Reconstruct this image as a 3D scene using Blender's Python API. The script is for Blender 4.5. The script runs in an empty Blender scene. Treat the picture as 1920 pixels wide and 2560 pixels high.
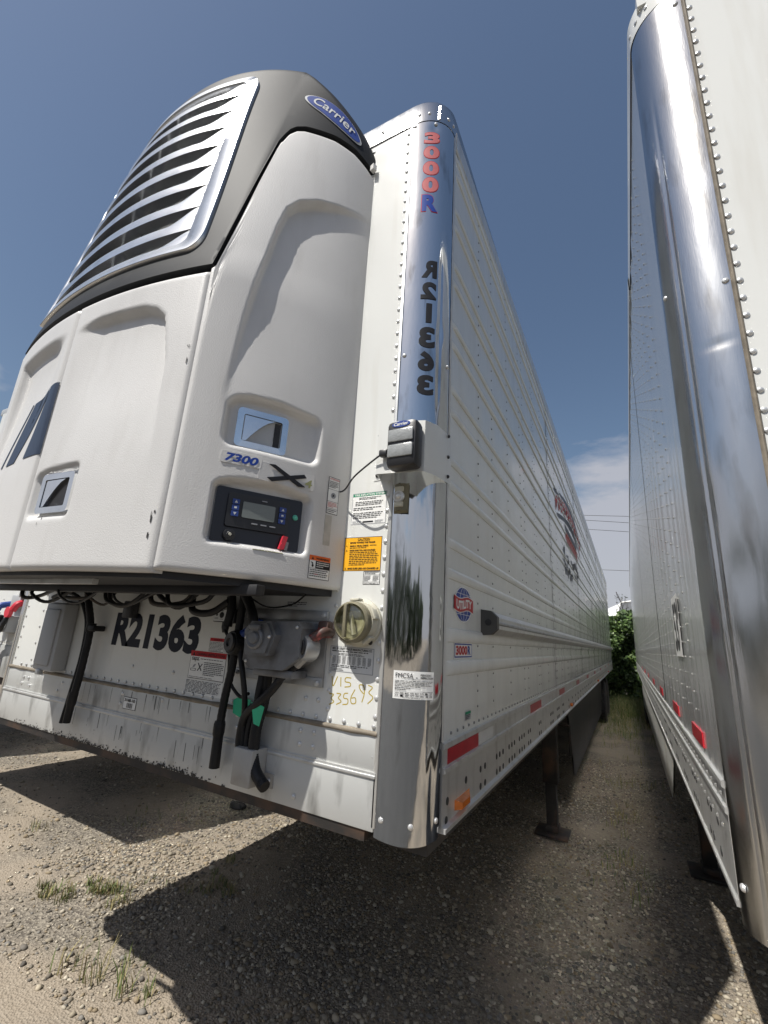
import bpy, bmesh, math, random
import numpy as np
from mathutils import Vector, Matrix, noise
random.seed(7); rng = np.random.default_rng(7)
scene = bpy.context.scene
col = scene.collection
R = math.radians

# ------------------------------------------------------------------ camera
cam = bpy.data.cameras.new('camera'); camo = bpy.data.objects.new('camera', cam); col.objects.link(camo)
def cam_axes(yaw, pitch, roll):
    cy, sy, cp, sp, cr, sr = math.cos(yaw), math.sin(yaw), math.cos(pitch), math.sin(pitch), math.cos(roll), math.sin(roll)
    f = Vector((-sy*cp, cy*cp, sp)); r = Vector((cy, sy, 0)); u = r.cross(f)
    return r*cr + u*sr, u*cr - r*sr, f
CAM = Vector((0.5345, -1.3264, 1.7417))
cr_, cu_, cf_ = cam_axes(0.5215, 0.268, 0.0673)
camo.matrix_world = Matrix(((cr_.x, cu_.x, -cf_.x, CAM.x), (cr_.y, cu_.y, -cf_.y, CAM.y), (cr_.z, cu_.z, -cf_.z, CAM.z), (0, 0, 0, 1)))
cam.sensor_fit = 'VERTICAL'; cam.sensor_height = 24.0; cam.lens = 1118.36/2560*24
cam.shift_x = 30.3/2560; cam.clip_start = 0.05; cam.clip_end = 2000
scene.camera = camo

# ------------------------------------------------------------------ world, sun, exposure
SUN = Vector((-0.23, -0.60, 1.0)).normalized()
world = bpy.data.worlds.new('World'); scene.world = world; world.use_nodes = True
wn, wl = world.node_tree.nodes, world.node_tree.links
wn.clear()
sky = wn.new('ShaderNodeTexSky'); sky.sky_type = 'NISHITA'; sky.sun_disc = False
sky.sun_elevation = math.asin(SUN.z); sky.sun_rotation = math.atan2(SUN.x, SUN.y)
sky.air_density = 1.3; sky.dust_density = 2.0; sky.ozone_density = 2.2; sky.altitude = 200
tc = wn.new('ShaderNodeTexCoord'); sep = wn.new('ShaderNodeSeparateXYZ')
wl.new(tc.outputs['Generated'], sep.inputs[0])
mp = wn.new('ShaderNodeMapping'); mp.inputs['Scale'].default_value = (1.6, 1.6, 5.0); mp.inputs['Location'].default_value = (4.3, 2.1, 0.7); wl.new(tc.outputs['Generated'], mp.inputs[0])
nz = wn.new('ShaderNodeTexNoise'); nz.inputs['Scale'].default_value = 1.9; nz.inputs['Detail'].default_value = 8; nz.inputs['Roughness'].default_value = 0.55
wl.new(mp.outputs[0], nz.inputs['Vector'])
elev = wn.new('ShaderNodeMath'); elev.operation = 'MULTIPLY_ADD'; elev.inputs[1].default_value = -1.5; elev.inputs[2].default_value = 0.50
wl.new(sep.outputs['Z'], elev.inputs[0])
cadd = wn.new('ShaderNodeMath'); cadd.operation = 'ADD'; wl.new(nz.outputs[0], cadd.inputs[0]); wl.new(elev.outputs[0], cadd.inputs[1])
cr = wn.new('ShaderNodeValToRGB'); cr.color_ramp.elements[0].position = 0.44; cr.color_ramp.elements[1].position = 0.60
cr.color_ramp.elements[0].color = (0, 0, 0, 1); cr.color_ramp.elements[1].color = (0.85, 0.85, 0.85, 1)
wl.new(cadd.outputs[0], cr.inputs[0])
mix = wn.new('ShaderNodeMixRGB'); mix.inputs[2].default_value = (5.6, 5.7, 6.3, 1)
wl.new(cr.outputs[0], mix.inputs[0]); wl.new(sky.outputs[0], mix.inputs[1])
bg = wn.new('ShaderNodeBackground'); bg.inputs['Strength'].default_value = 0.068
wo = wn.new('ShaderNodeOutputWorld'); wl.new(mix.outputs[0], bg.inputs[0]); wl.new(bg.outputs[0], wo.inputs[0])
sl = bpy.data.lights.new('sun', 'SUN'); sl.energy = 4.3; sl.angle = R(0.53); sl.color = (1.0, 0.965, 0.90)
so = bpy.data.objects.new('sun', sl); col.objects.link(so); so.rotation_euler = (-SUN).to_track_quat('-Z', 'Y').to_euler()
scene.view_settings.view_transform = 'Standard'; scene.view_settings.look = 'None'
scene.view_settings.exposure = 0.40; scene.view_settings.gamma = 1.0; scene.view_settings.use_curve_mapping = False
scene.render.engine = 'CYCLES'
scene.cycles.use_denoising = True; scene.cycles.max_bounces = 8; scene.cycles.diffuse_bounces = 4; scene.cycles.glossy_bounces = 5
scene.cycles.transparent_max_bounces = 8; scene.cycles.transmission_bounces = 4
scene.cycles.caustics_reflective = True; scene.cycles.caustics_refractive = False
scene.cycles.blur_glossy = 0.0; scene.cycles.sample_clamp_indirect = 30

# ------------------------------------------------------------------ materials
def mat(name, base, rough=0.5, metal=0.0, var=0.0, vscale=6.0, vstretch=(1, 1, 1), dirt=None, dirt_amt=0.0, dscale=5.0, dstretch=(1, 1, 1), dpos=(0.5, 0.7),
        bump=0.0, bscale=60.0, bstretch=(1, 1, 1), bdist=0.002, bump2=0.0, b2scale=4.0, b2stretch=(1, 1, 1), b2dist=0.01,
        coat=0.0, trans=0.0, spec=None, rvar=0.0, ior=1.5, attr=None, emit=None):
    m = bpy.data.materials.new(name); m.use_nodes = True; t = m.node_tree; N, L = t.nodes, t.links
    p = N['Principled BSDF']
    p.inputs['Base Color'].default_value = (*base, 1); p.inputs['Roughness'].default_value = rough; p.inputs['Metallic'].default_value = metal
    p.inputs['IOR'].default_value = ior
    if coat: p.inputs['Coat Weight'].default_value = coat; p.inputs['Coat Roughness'].default_value = 0.03
    if spec is not None: p.inputs['Specular IOR Level'].default_value = spec
    if trans: p.inputs['Transmission Weight'].default_value = trans
    co = N.new('ShaderNodeTexCoord')
    def noise_(scale, stretch, detail=5):
        mp = N.new('ShaderNodeMapping'); mp.inputs['Scale'].default_value = stretch; L.new(co.outputs['Object'], mp.inputs[0])
        n = N.new('ShaderNodeTexNoise'); n.inputs['Scale'].default_value = scale; n.inputs['Detail'].default_value = detail
        L.new(mp.outputs[0], n.inputs['Vector']); return n
    src = None
    if attr:
        a = N.new('ShaderNodeAttribute'); a.attribute_name = attr; src = a.outputs['Color']
    if var:
        n = noise_(vscale, vstretch); mx = N.new('ShaderNodeMixRGB')
        mx.inputs[1].default_value = (*[c*(1-var) for c in base], 1); mx.inputs[2].default_value = (*[min(1, c*(1+var)) for c in base], 1)
        cr = N.new('ShaderNodeValToRGB'); cr.color_ramp.elements[0].position = 0.3; cr.color_ramp.elements[1].position = 0.7
        L.new(n.outputs[0], cr.inputs[0]); L.new(cr.outputs[0], mx.inputs[0]); src = mx.outputs[0]
    if dirt:
        n = noise_(dscale, dstretch, 9); cr = N.new('ShaderNodeValToRGB')
        cr.color_ramp.elements[0].position = dpos[0]; cr.color_ramp.elements[1].position = dpos[1]
        cr.color_ramp.elements[0].color = (0, 0, 0, 1); cr.color_ramp.elements[1].color = (dirt_amt,)*3 + (1,)
        L.new(n.outputs[0], cr.inputs[0]); mx = N.new('ShaderNodeMixRGB'); mx.inputs[2].default_value = (*dirt, 1)
        if src: L.new(src, mx.inputs[1])
        else: mx.inputs[1].default_value = (*base, 1)
        L.new(cr.outputs[0], mx.inputs[0]); src = mx.outputs[0]
    if src: L.new(src, p.inputs['Base Color'])
    if rvar:
        n = noise_(vscale*1.7, vstretch); mr = N.new('ShaderNodeMapRange'); mr.inputs['From Min'].default_value = 0.3; mr.inputs['From Max'].default_value = 0.7
        mr.inputs['To Min'].default_value = max(0.02, rough-rvar); mr.inputs['To Max'].default_value = rough+rvar
        L.new(n.outputs[0], mr.inputs['Value']); L.new(mr.outputs[0], p.inputs['Roughness'])
    nrm = None
    for (b, sc, st, ds) in ((bump, bscale, bstretch, bdist), (bump2, b2scale, b2stretch, b2dist)):
        if b:
            n = noise_(sc, st, 4); bn = N.new('ShaderNodeBump'); bn.inputs['Strength'].default_value = b; bn.inputs['Distance'].default_value = ds
            L.new(n.outputs[0], bn.inputs['Height'])
            if nrm: L.new(nrm, bn.inputs['Normal'])
            nrm = bn.outputs[0]
    if nrm: L.new(nrm, p.inputs['Normal'])
    if emit:
        p.inputs['Emission Color'].default_value = (*emit[:3], 1); p.inputs['Emission Strength'].default_value = emit[3]
    return m

M = {}
M['plastic'] = mat('white_textured_plastic', (.585, .575, .56), .42, var=.04, vscale=3, dirt=(.38, .36, .33), dirt_amt=.20, dscale=6, dstretch=(2.5, 2.5, .5), dpos=(.53, .76), bump=.6, bscale=260, bdist=.0016)
M['shell'] = mat('charcoal_plastic', (.026, .027, .029), .55, spec=.14, var=.12, vscale=4, bump=.3, bscale=420, bdist=.0012, dirt=(.075, .073, .07), dirt_amt=.3, dscale=9, dpos=(.6, .78))
M['chrome'] = mat('chrome', (.80, .81, .82), .16, 1, var=.08, vscale=9, bump2=.15, b2scale=9, b2dist=.004, rvar=.05, dirt=(.35, .38, .42), dirt_amt=.5, dscale=14, dpos=(.6, .7))
M['slat'] = mat('bright_grille_metal', (.70, .71, .72), .26, .9, var=.08, vscale=9, dirt=(.45, .48, .52), dirt_amt=.5, dscale=10, dpos=(.58, .68))
M['stainless'] = mat('polished_stainless', (.62, .63, .64), .085, 1, var=.06, vscale=5, vstretch=(1, 1, .2), rvar=.05, bump=.05, bscale=60, bstretch=(4, 4, .25), bdist=.001, bump2=.30, b2scale=3.2, b2stretch=(2, 2, .6), b2dist=.012, dirt=(.20, .185, .165), dirt_amt=.6, dscale=7, dstretch=(3, 3, .6), dpos=(.55, .72))
M['stainless2'] = mat('scuffed_stainless', (.52, .525, .53), .19, 1, var=.07, vscale=6, vstretch=(1, 1, .2), rvar=.05, bump=.22, bscale=90, bstretch=(4, 4, .3), bdist=.001, bump2=.25, b2scale=2.6, b2stretch=(2, 2, .5), b2dist=.012, dirt=(.25, .23, .20), dirt_amt=.6, dscale=7, dstretch=(3, 3, .6), dpos=(.52, .74))
M['white'] = mat('white_trailer_paint', (.66, .665, .64), .16, 0, var=.025, vscale=1.5, dirt=(.50, .47, .41), dirt_amt=.35, dscale=3.5, dstretch=(5, 5, .5), dpos=(.55, .8), bump2=.18, b2scale=2.5, b2stretch=(1, 1.4, .7), b2dist=.01, rvar=.05)
M['side'] = mat('white_side_sheet', (.69, .70, .675), .13, 0, var=.03, vscale=1.2, dirt=(.50, .49, .44), dirt_amt=.35, dscale=3, dstretch=(4, 4, .6), dpos=(.52, .8), bump2=.55, b2scale=1.9, b2stretch=(1, 2.2, .8), b2dist=.012, rvar=.04)
M['gloss'] = mat('glossy_white_side_sheet', (.70, .71, .705), .17, .52, var=.02, vscale=1.2, bump2=.5, b2scale=2.6, b2stretch=(1, 2.6, .35), b2dist=.012, rvar=.015, spec=.8, dirt=(.5, .48, .42), dirt_amt=.3, dscale=3, dstretch=(4, 4, .5), dpos=(.6, .85))
M['alu'] = mat('weathered_aluminium', (.60, .60, .585), .38, .55, var=.07, vscale=7, vstretch=(.4, .4, 2), dirt=(.28, .26, .23), dirt_amt=.5, dscale=6, dstretch=(3, 3, .8), dpos=(.52, .75), bump=.12, bscale=70, bstretch=(.3, .3, 3), bdist=.001)
M['kick'] = mat('grimy_white_kickplate', (.54, .545, .53), .36, .25, var=.05, vscale=5, dirt=(.12, .115, .105), dirt_amt=.8, dscale=5.5, dstretch=(2.2, 2.2, .7), dpos=(.53, .74), bump2=.2, b2scale=3, b2dist=.008)
M['steel'] = mat('dull_zinc_steel', (.42, .43, .44), .42, .7, var=.12, vscale=12, dirt=(.18, .16, .14), dirt_amt=.6, dscale=12, dpos=(.5, .7), bump=.2, bscale=90, bdist=.001)
M['zinc'] = mat('grimy_zinc', (.20, .205, .215), .5, .4, var=.2, vscale=14, dirt=(.07, .065, .06), dirt_amt=.8, dscale=14, dpos=(.45, .65), bump=.3, bscale=90, bdist=.0015)
M['rivet_shade'] = mat('shade_darkened_rivet_metal', (.26, .26, .25), .45, .4, var=.15, vscale=20)  # flat colour darkened to stand for the tiny shadows at the rivet heads
M['rivet'] = mat('rivet_metal', (.62, .62, .61), .32, .5, var=.15, vscale=20)
M['rubber'] = mat('black_rubber', (.009, .009, .010), .5, spec=.3, var=.3, vscale=15, dirt=(.05, .046, .04), dirt_amt=.3, dscale=14, dpos=(.5, .75), bump=.3, bscale=120, bdist=.001)
M['tread'] = mat('tyre_rubber', (.02, .02, .021), .75, var=.3, vscale=6, dirt=(.12, .10, .08), dirt_amt=.5, dscale=5, dpos=(.5, .75))
M['under'] = mat('dark_underbody', (.035, .032, .03), .7, var=.4, vscale=5, dirt=(.10, .07, .05), dirt_amt=.6, dscale=6, dpos=(.5, .7))
M['core'] = mat('dark_interior', (.010, .010, .012), .6, var=.4, vscale=9)
M['black'] = mat('black_plastic', (.018, .018, .02), .4, bump=.2, bscale=300, bdist=.0006)
M['navy_panel'] = mat('blue_black_panel', (.008, .010, .018), .28)
M['rustleg'] = mat('dark_painted_steel_with_rust', (.03, .027, .025), .6, .2, var=.3, vscale=6, dirt=(.11, .06, .035), dirt_amt=.8, dscale=6, dpos=(.48, .66))
M['skirt'] = mat('grey_skirt', (.055, .055, .053), .5, var=.15, vscale=2, dirt=(.12, .105, .085), dirt_amt=.5, dscale=3, dpos=(.5, .75))
M['white_skirt'] = mat('white_skirt', (.6, .6, .57), .35, var=.05, vscale=2, dirt=(.33, .29, .23), dirt_amt=.6, dscale=3, dpos=(.45, .75))
M['seal'] = mat('tan_sealant', (.20, .17, .13), .7, var=.25, vscale=25, bump=.4, bscale=60, bdist=.003)
M['grease'] = mat('black_grease', (.03, .028, .026), .6)
M['darkgap'] = mat('dark_joint', (.03, .03, .03), .7)
M['red'] = mat('red_reflective_tape', (.38, .012, .022), .3, var=.12, vscale=30, bump=.2, bscale=200, bdist=.0006)
M['tapewhite'] = mat('white_reflective_tape', (.56, .57, .57), .3, var=.05, vscale=20)
M['amber'] = mat('amber_lens', (.62, .16, .02), .25, var=.15, vscale=30, coat=.5)
M['beige'] = mat('beige_plastic', (.52, .50, .41), .5, var=.06, vscale=12, dirt=(.3, .27, .2), dirt_amt=.5, dscale=10, dpos=(.5, .75))
M['olive'] = mat('olive_paint', (.17, .155, .10), .5, var=.15, vscale=20)
M['lens'] = mat('clear_lens', (.85, .85, .80), .05, trans=.9, ior=1.45)
def clear_mat(name, tint, gl):
    m = bpy.data.materials.new(name); m.use_nodes = True; N, L = m.node_tree.nodes, m.node_tree.links; N.remove(N['Principled BSDF'])
    t = N.new('ShaderNodeBsdfTransparent'); t.inputs[0].default_value = (*tint, 1); g_ = N.new('ShaderNodeBsdfGlossy'); g_.inputs['Roughness'].default_value = .12
    mx = N.new('ShaderNodeMixShader'); mx.inputs[0].default_value = gl; L.new(t.outputs[0], mx.inputs[1]); L.new(g_.outputs[0], mx.inputs[2]); L.new(mx.outputs[0], N['Material Output'].inputs[0]); return m
M['lens'] = clear_mat('scratched_clear_plastic', (.92, .92, .84), .16)
M['lamplens'] = mat('frosted_lens', (.27, .28, .28), .22, var=.1, vscale=60, bump=.5, bscale=160, bdist=.002)
M['paper'] = mat('rolled_papers', (.60, .58, .46), .7, var=.35, vscale=18)
M['greytag'] = mat('grey_sticker', (.42, .40, .36), .6, var=.12, vscale=30)
M['green'] = mat('green_card', (.03, .42, .22), .5, var=.08, vscale=12)
M['greenlamp'] = mat('green_lens', (.10, .45, .34), .3)
M['lcd'] = mat('lcd_glass', (.17, .19, .18), .2)
M['gladred'] = mat('chipped_red_paint', (.40, .05, .05), .5, var=.3, vscale=40, dirt=(.07, .045, .035), dirt_amt=.97, dscale=34, dpos=(.30, .50))
M['brightred'] = mat('red_plastic', (.55, .03, .05), .4)
M['blue'] = mat('blue_plastic', (.02, .05, .22), .4)
M['ltgrey'] = mat('light_grey_box', (.36, .37, .38), .45, var=.06, vscale=5, dirt=(.24, .22, .2), dirt_amt=.5, dscale=7, dpos=(.55, .75))
M['galv'] = mat('grey_conduit_cover', (.36, .355, .34), .5, .2, var=.08, vscale=9, dirt=(.2, .17, .13), dirt_amt=.5, dscale=10, dpos=(.5, .75))
INK = {'k': (.015, .015, .018), 'w': (.78, .78, .76), 'r': (.45, .02, .025), 'o': (.72, .14, .03), 'y': (.85, .42, .02), 'b': (.015, .05, .28), 'n': (.008, .010, .020), 'g': (.01, .26, .13), 'c': (.03, .06, .25),
       's': (.60, .61, .61), 'p': (.55, .16, .16), 'd': (.032, .046, .078), 'h': (.40, .30, .03), 'a': (.30, .31, .33), 'v': (.33, .34, .16)}
INKM = {k: mat('print_ink_' + {'k': 'black', 'w': 'white', 'r': 'red', 'o': 'orange', 'y': 'yellow', 'b': 'blue', 'n': 'navy', 'g': 'green', 'c': 'royal', 's': 'silver', 'p': 'faded_red', 'd': 'slate_blue', 'h': 'ochre', 'a': 'grey', 'v': 'olive_gold'}[k], v, .45, spec=.25, var=.05, vscale=30) for k, v in INK.items()}

# ------------------------------------------------------------------ mesh builder
class MB:
    def __init__(s): s.v = []; s.f = []; s.m = []
    def add(s, vs, fs, mi=0):
        o = len(s.v); s.v += [tuple(p) for p in vs]; s.f += [tuple(i+o for i in f) for f in fs]; s.m += [mi]*len(fs); return s
    def box(s, x0, x1, y0, y1, z0, z1, mi=0, bev=0.0):
        if bev <= 0:
            vs = [(x, y, z) for z in (z0, z1) for y in (y0, y1) for x in (x0, x1)]
            return s.add(vs, [(0, 2, 3, 1), (4, 5, 7, 6), (0, 1, 5, 4), (2, 6, 7, 3), (0, 4, 6, 2), (1, 3, 7, 5)], mi)
        bm = bmesh.new(); bmesh.ops.create_cube(bm, size=1)
        for v in bm.verts: v.co = Vector(((x0+x1)/2+v.co.x*(x1-x0), (y0+y1)/2+v.co.y*(y1-y0), (z0+z1)/2+v.co.z*(z1-z0)))
        bmesh.ops.bevel(bm, geom=list(bm.edges), offset=bev, segments=2, affect='EDGES', profile=.5)
        s.frombm(bm, mi); return s
    def frombm(s, bm, mi=0, f=None):
        bm.verts.index_update(); s.add([f(v.co) if f else v.co[:] for v in bm.verts], [[v.index for v in fc.verts] for fc in bm.faces], mi); bm.free()
    def obox(s, c, ax, ay, az, sx, sy, sz, mi=0, bev=0.0):
        t = MB().box(-sx/2, sx/2, -sy/2, sy/2, -sz/2, sz/2, 0, bev); c, ax, ay, az = map(Vector, (c, ax, ay, az))
        return s.add([c+ax*p[0]+ay*p[1]+az*p[2] for p in t.v], t.f, mi)
    def grid(s, fn, nu, nv, mi=0, keep=None, flip=False):
        vs = [fn(i/nu, j/nv) for j in range(nv+1) for i in range(nu+1)]; fs = []
        for j in range(nv):
            for i in range(nu):
                if keep and not keep((i+.5)/nu, (j+.5)/nv): continue
                a = j*(nu+1)+i; q = (a, a+1, a+nu+2, a+nu+1); fs.append(q[::-1] if flip else q)
        return s.add(vs, fs, mi)
    def tube(s, pts, r, n=10, mi=0, smooth=6, cap=True, rfn=None):
        P = spline(pts, smooth) if smooth else [Vector(p) for p in pts]
        T = [(P[min(i+1, len(P)-1)]-P[max(i-1, 0)]).normalized() for i in range(len(P))]
        ref = Vector((0, 0, 1)) if abs(T[0].z) < .9 else Vector((1, 0, 0)); a = T[0].cross(ref).normalized(); vs = []
        for i, p in enumerate(P):
            a = (a - T[i]*a.dot(T[i])).normalized(); b = T[i].cross(a); rr = rfn(i/(len(P)-1), i)*r if rfn else r
            vs += [p+(a*math.cos(2*math.pi*k/n)+b*math.sin(2*math.pi*k/n))*rr for k in range(n)]
        fs = [(i*n+k, i*n+(k+1) % n, (i+1)*n+(k+1) % n, (i+1)*n+k) for i in range(len(P)-1) for k in range(n)]
        if cap: fs += [tuple(range(n))[::-1], tuple((len(P)-1)*n+k for k in range(n))]
        return s.add(vs, fs, mi)
    def lathe(s, prof, o, ax, n=24, mi=0, close=True):
        ax = Vector(ax).normalized(); o = Vector(o); ref = Vector((0, 0, 1)) if abs(ax.z) < .9 else Vector((1, 0, 0)); a = ax.cross(ref).normalized(); b = ax.cross(a)
        vs = [o+ax*h+(a*math.cos(2*math.pi*k/n)+b*math.sin(2*math.pi*k/n))*r for r, h in prof for k in range(n)]
        fs = [(i*n+k, i*n+(k+1) % n, (i+1)*n+(k+1) % n, (i+1)*n+k) for i in range(len(prof)-1) for k in range(n)]
        if close: fs += [tuple(range(n))[::-1], tuple((len(prof)-1)*n+k for k in range(n))]
        return s.add(vs, fs, mi)
    def dome(s, c, nrm, r, h, n=8, mi=0):
        return s.lathe([(r, 0), (r*.8, h*.62), (r*.35, h*.97)], c, nrm, n, mi)
    def prism(s, poly, fn, h0, h1, mi=0):
        n = len(poly); vs = [fn(x, z, h1) for x, z in poly]+[fn(x, z, h0) for x, z in poly]
        return s.add(vs, [tuple(range(n)), tuple(range(2*n-1, n-1, -1))]+[(i, n+i, n+(i+1) % n, (i+1) % n) for i in range(n)], mi)
    def profile(s, prof, y0, y1, fn, mi=0, segs=1, cap=None):
        if cap is not None:
            pp = list(prof)+[(cap, prof[-1][1]), (cap, prof[0][1])]
            for yy in (y0, y1): s.add([fn(x, yy, z) for x, z in pp], [tuple(range(len(pp)))], mi)
        """open (x,z) profile swept along y"""
        n = len(prof); vs = [fn(x, y0+(y1-y0)*j/segs, z) for j in range(segs+1) for x, z in prof]
        return s.add(vs, [(j*n+i, j*n+i+1, (j+1)*n+i+1, (j+1)*n+i) for j in range(segs) for i in range(n-1)], mi)
    def mesh(s, name, mats, angle=35, fix=True):
        me = bpy.data.meshes.new(name); me.from_pydata(s.v, [], s.f)
        for m in (mats if isinstance(mats, (list, tuple)) else [mats]): me.materials.append(m)
        me.polygons.foreach_set('material_index', s.m)
        if fix:
            bm = bmesh.new(); bm.from_mesh(me); bmesh.ops.recalc_face_normals(bm, faces=list(bm.faces)); bm.to_mesh(me); bm.free()
        me.polygons.foreach_set('use_smooth', [True]*len(me.polygons)); me.set_sharp_from_angle(angle=R(angle)); me.update(); return me
    def build(s, name, mats, parent=None, angle=35, fix=True, kind=None, label=None):
        o = bpy.data.objects.new(name, s.mesh(name, mats, angle, fix)); link(o, parent)
        if kind: o['kind'] = kind
        if label: o['label'] = label
        return o

def base_of(p):
    L = Vector((0, 0, 0))
    while p: L += p.location; p = p.parent
    return L
def link(o, parent=None):
    col.objects.link(o)
    if parent: o.parent = parent; o.location = -base_of(parent)
    return o
def thing(name, label, cat, loc=(0, 0, 0), group=None):
    o = bpy.data.objects.new(name, None); col.objects.link(o); o.location = loc; o.empty_display_size = .2
    return tag(o, label, cat, group)
def tag(o, label, cat, group=None):
    o['label'] = label; o['category'] = cat
    if group: o['group'] = group
    return o
def spline(pts, k=6):
    P = [Vector(p) for p in pts]
    if len(P) < 3: return P
    out = []; Q = [P[0]*2-P[1]]+P+[P[-1]*2-P[-2]]
    for i in range(1, len(Q)-2):
        a, b, c, d = Q[i-1:i+3]
        for j in range(k):
            t = j/k; out.append(.5*((2*b)+(c-a)*t+(2*a-5*b+4*c-d)*t*t+(3*b-a-3*c+d)*t**3))
    return out+[P[-1]]
def sst(a, b, x):
    t = min(1, max(0, (x-a)/(b-a))); return t*t*(3-2*t)
def lerp_tab(tab, x):
    if x <= tab[0][0]: return tab[0][1]
    for (a, b), (c, d) in zip(tab, tab[1:]):
        if x <= c: return b+(d-b)*(x-a)/(c-a)
    return tab[-1][1]

# ---- lettering: the built-in font turned into meshes and fitted to a box
_tc = {}
def text_mesh(s, bold=0.0, shear=0.0):
    key = (s, bold, shear)
    if key not in _tc:
        cu = bpy.data.curves.new('t', 'FONT'); cu.body = s; cu.offset = bold; cu.shear = shear; cu.resolution_u = 4; cu.size = 1
        ob = bpy.data.objects.new('t', cu); col.objects.link(ob); dg = bpy.context.evaluated_depsgraph_get()
        me = bpy.data.meshes.new_from_object(ob.evaluated_get(dg))
        v = [(p.co.x, p.co.y) for p in me.vertices]; f = [tuple(p.vertices) for p in me.polygons]
        bpy.data.objects.remove(ob); bpy.data.curves.remove(cu); bpy.data.meshes.remove(me)
        x0, x1 = min(p[0] for p in v), max(p[0] for p in v); y0, y1 = min(p[1] for p in v), max(p[1] for p in v)
        _tc[key] = ([((a-x0)/(x1-x0), (b-y0)/(y1-y0)) for a, b in v], f)
    return _tc[key]
def put_text(mb, s, x0, x1, z0, z1, fn, h, mi, bold=.015, shear=0.0, cut=0.0):
    v, f = text_mesh(s, bold, shear)
    V = [(x0+a*(x1-x0), z0+b*(z1-z0)) for a, b in v]
    if cut:
        bm = bmesh.new(); bv = [bm.verts.new((a, b, 0)) for a, b in V]
        for q in f:
            try: bm.faces.new([bv[i] for i in q])
            except ValueError: pass
        lo, hi = sorted((x0, x1)); k = lo+cut
        while k < hi:
            bmesh.ops.bisect_plane(bm, geom=list(bm.verts)+list(bm.edges)+list(bm.faces), plane_co=(k, 0, 0), plane_no=(1, 0, 0)); k += cut
        mb.frombm(bm, mi, lambda c: fn(c.x, c.y, h)); return
    mb.add([fn(a, b, h) for a, b in V], f, mi)

def sticker(name, parent, x0, x1, z0, z1, fn, items, bgc='w', border=None, label=None, cut=0.03, h=.0012, seed=1):
    """a printed sticker; items in 0..1 coordinates of the sticker"""
    keys = list(INKM); mb = MB(); rnd = random.Random(seed); used = {}
    def mi(k): return used.setdefault(k, len(used))
    X = lambda u: x0+(x1-x0)*u
    Zf = lambda w: z0+(z1-z0)*w
    def rect(u0, u1, w0, w1, k, hh):
        n = max(1, int(abs(X(u1)-X(u0))/cut))
        mb.grid(lambda a, b: fn(X(u0+(u1-u0)*a), Zf(w0+(w1-w0)*b), hh), n, 1, mi(k))
    n = max(1, int(abs(x1-x0)/cut))
    if border:
        rect(0, 1, 0, 1, border, h); bu = .0022/abs(x1-x0)*1.0; bw = .0022/abs(z1-z0); rect(bu, 1-bu, bw, 1-bw, bgc, h+.0004)
    else: rect(0, 1, 0, 1, bgc, h)
    # thin edge
    edge = [fn(X(i/n), Zf(0), h) for i in range(n+1)]+[fn(X(i/n), Zf(0), 0) for i in range(n+1)]
    mb.add(edge, [(i, i+1, n+2+i, n+1+i) for i in range(n)], mi(bgc))
    lay = 0.0; nr = .00012*sum(1 for q in items if q[0] == 'r')
    for it in items:
        k = it[0]
        if k == 'r': lay += .00012; rect(*it[1:5], it[5], h+.0006+lay)
        elif k == 't': put_text(mb, it[1], X(it[2]), X(it[3]), Zf(it[4]), Zf(it[5]), fn, h+.0010+nr, mi(it[6]), it[7] if len(it) > 7 else .015, it[8] if len(it) > 8 else 0, cut)
        elif k == 'l':     # unreadable small print: rows of word-length dashes
            u0, u1, w0, w1, rows, c = it[1:7]
            for i in range(rows):
                wt = w1-(w1-w0)*(i+.2)/rows; wb = w1-(w1-w0)*(i+.62)/rows; u = u0; end = u1-(u1-u0)*(rnd.random()*.12 if i < rows-1 else rnd.random()*.5)
                while u < end:
                    wl_ = (u1-u0)*rnd.uniform(.04, .13); rect(u, min(end, u+wl_), wb, wt, c, h+.0010+nr); u += wl_+(u1-u0)*.02
        elif k == 'p': mb.prism([(X(a), Zf(b)) for a, b in it[1]], fn, h+.0006, h+.0010+nr, mi(it[2]))
    ms = [None]*len(used)
    for k, i in used.items(): ms[i] = INKM[k]
    return mb.build(name, ms, parent, fix=False, label=label)

f_face = lambda x, z, h: (x, -h, z)                 # main trailer front, read from -y
f_side = lambda y, z, h: (h, y, z)                  # main trailer right side, read from +x

# ================================================================== GROUND
def gz(x, y):
    v = noise.noise(Vector((x*.9, y*.9, 0)))*.020+noise.noise(Vector((x*3.1, y*3.1, 4)))*.010+noise.noise(Vector((x*9, y*9, 9)))*.005
    v += .018*math.sin((x*1.0+y*.16)*14+noise.noise(Vector((x*2, y*.7, 2)))*3)*max(0, 1-abs(x-.15)/.45)*(1 if y > .5 else 0)
    return v*min(1, 30/(1+abs(x)+abs(y)))
gx = np.r_[[-400, -180, -90, -45, -25, -15, -11], np.arange(-8.5, 3.2, .065), [4.5, 7, 12, 25, 50, 100, 200, 400]]
gy = np.r_[[-400, -180, -80, -40, -20, -10, -5, -2.5, -1.2], np.arange(-.6, 8, .065), np.arange(8, 20, .3), [22, 26, 32, 40, 60, 100, 200, 500]]
gm = MB(); nxg, nyg = len(gx), len(gy)
gm.add([(x, y, gz(x, y)) for y in gy for x in gx], [(j*nxg+i, j*nxg+i+1, (j+1)*nxg+i+1, (j+1)*nxg+i) for j in range(nyg-1) for i in range(nxg-1)])
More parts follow.
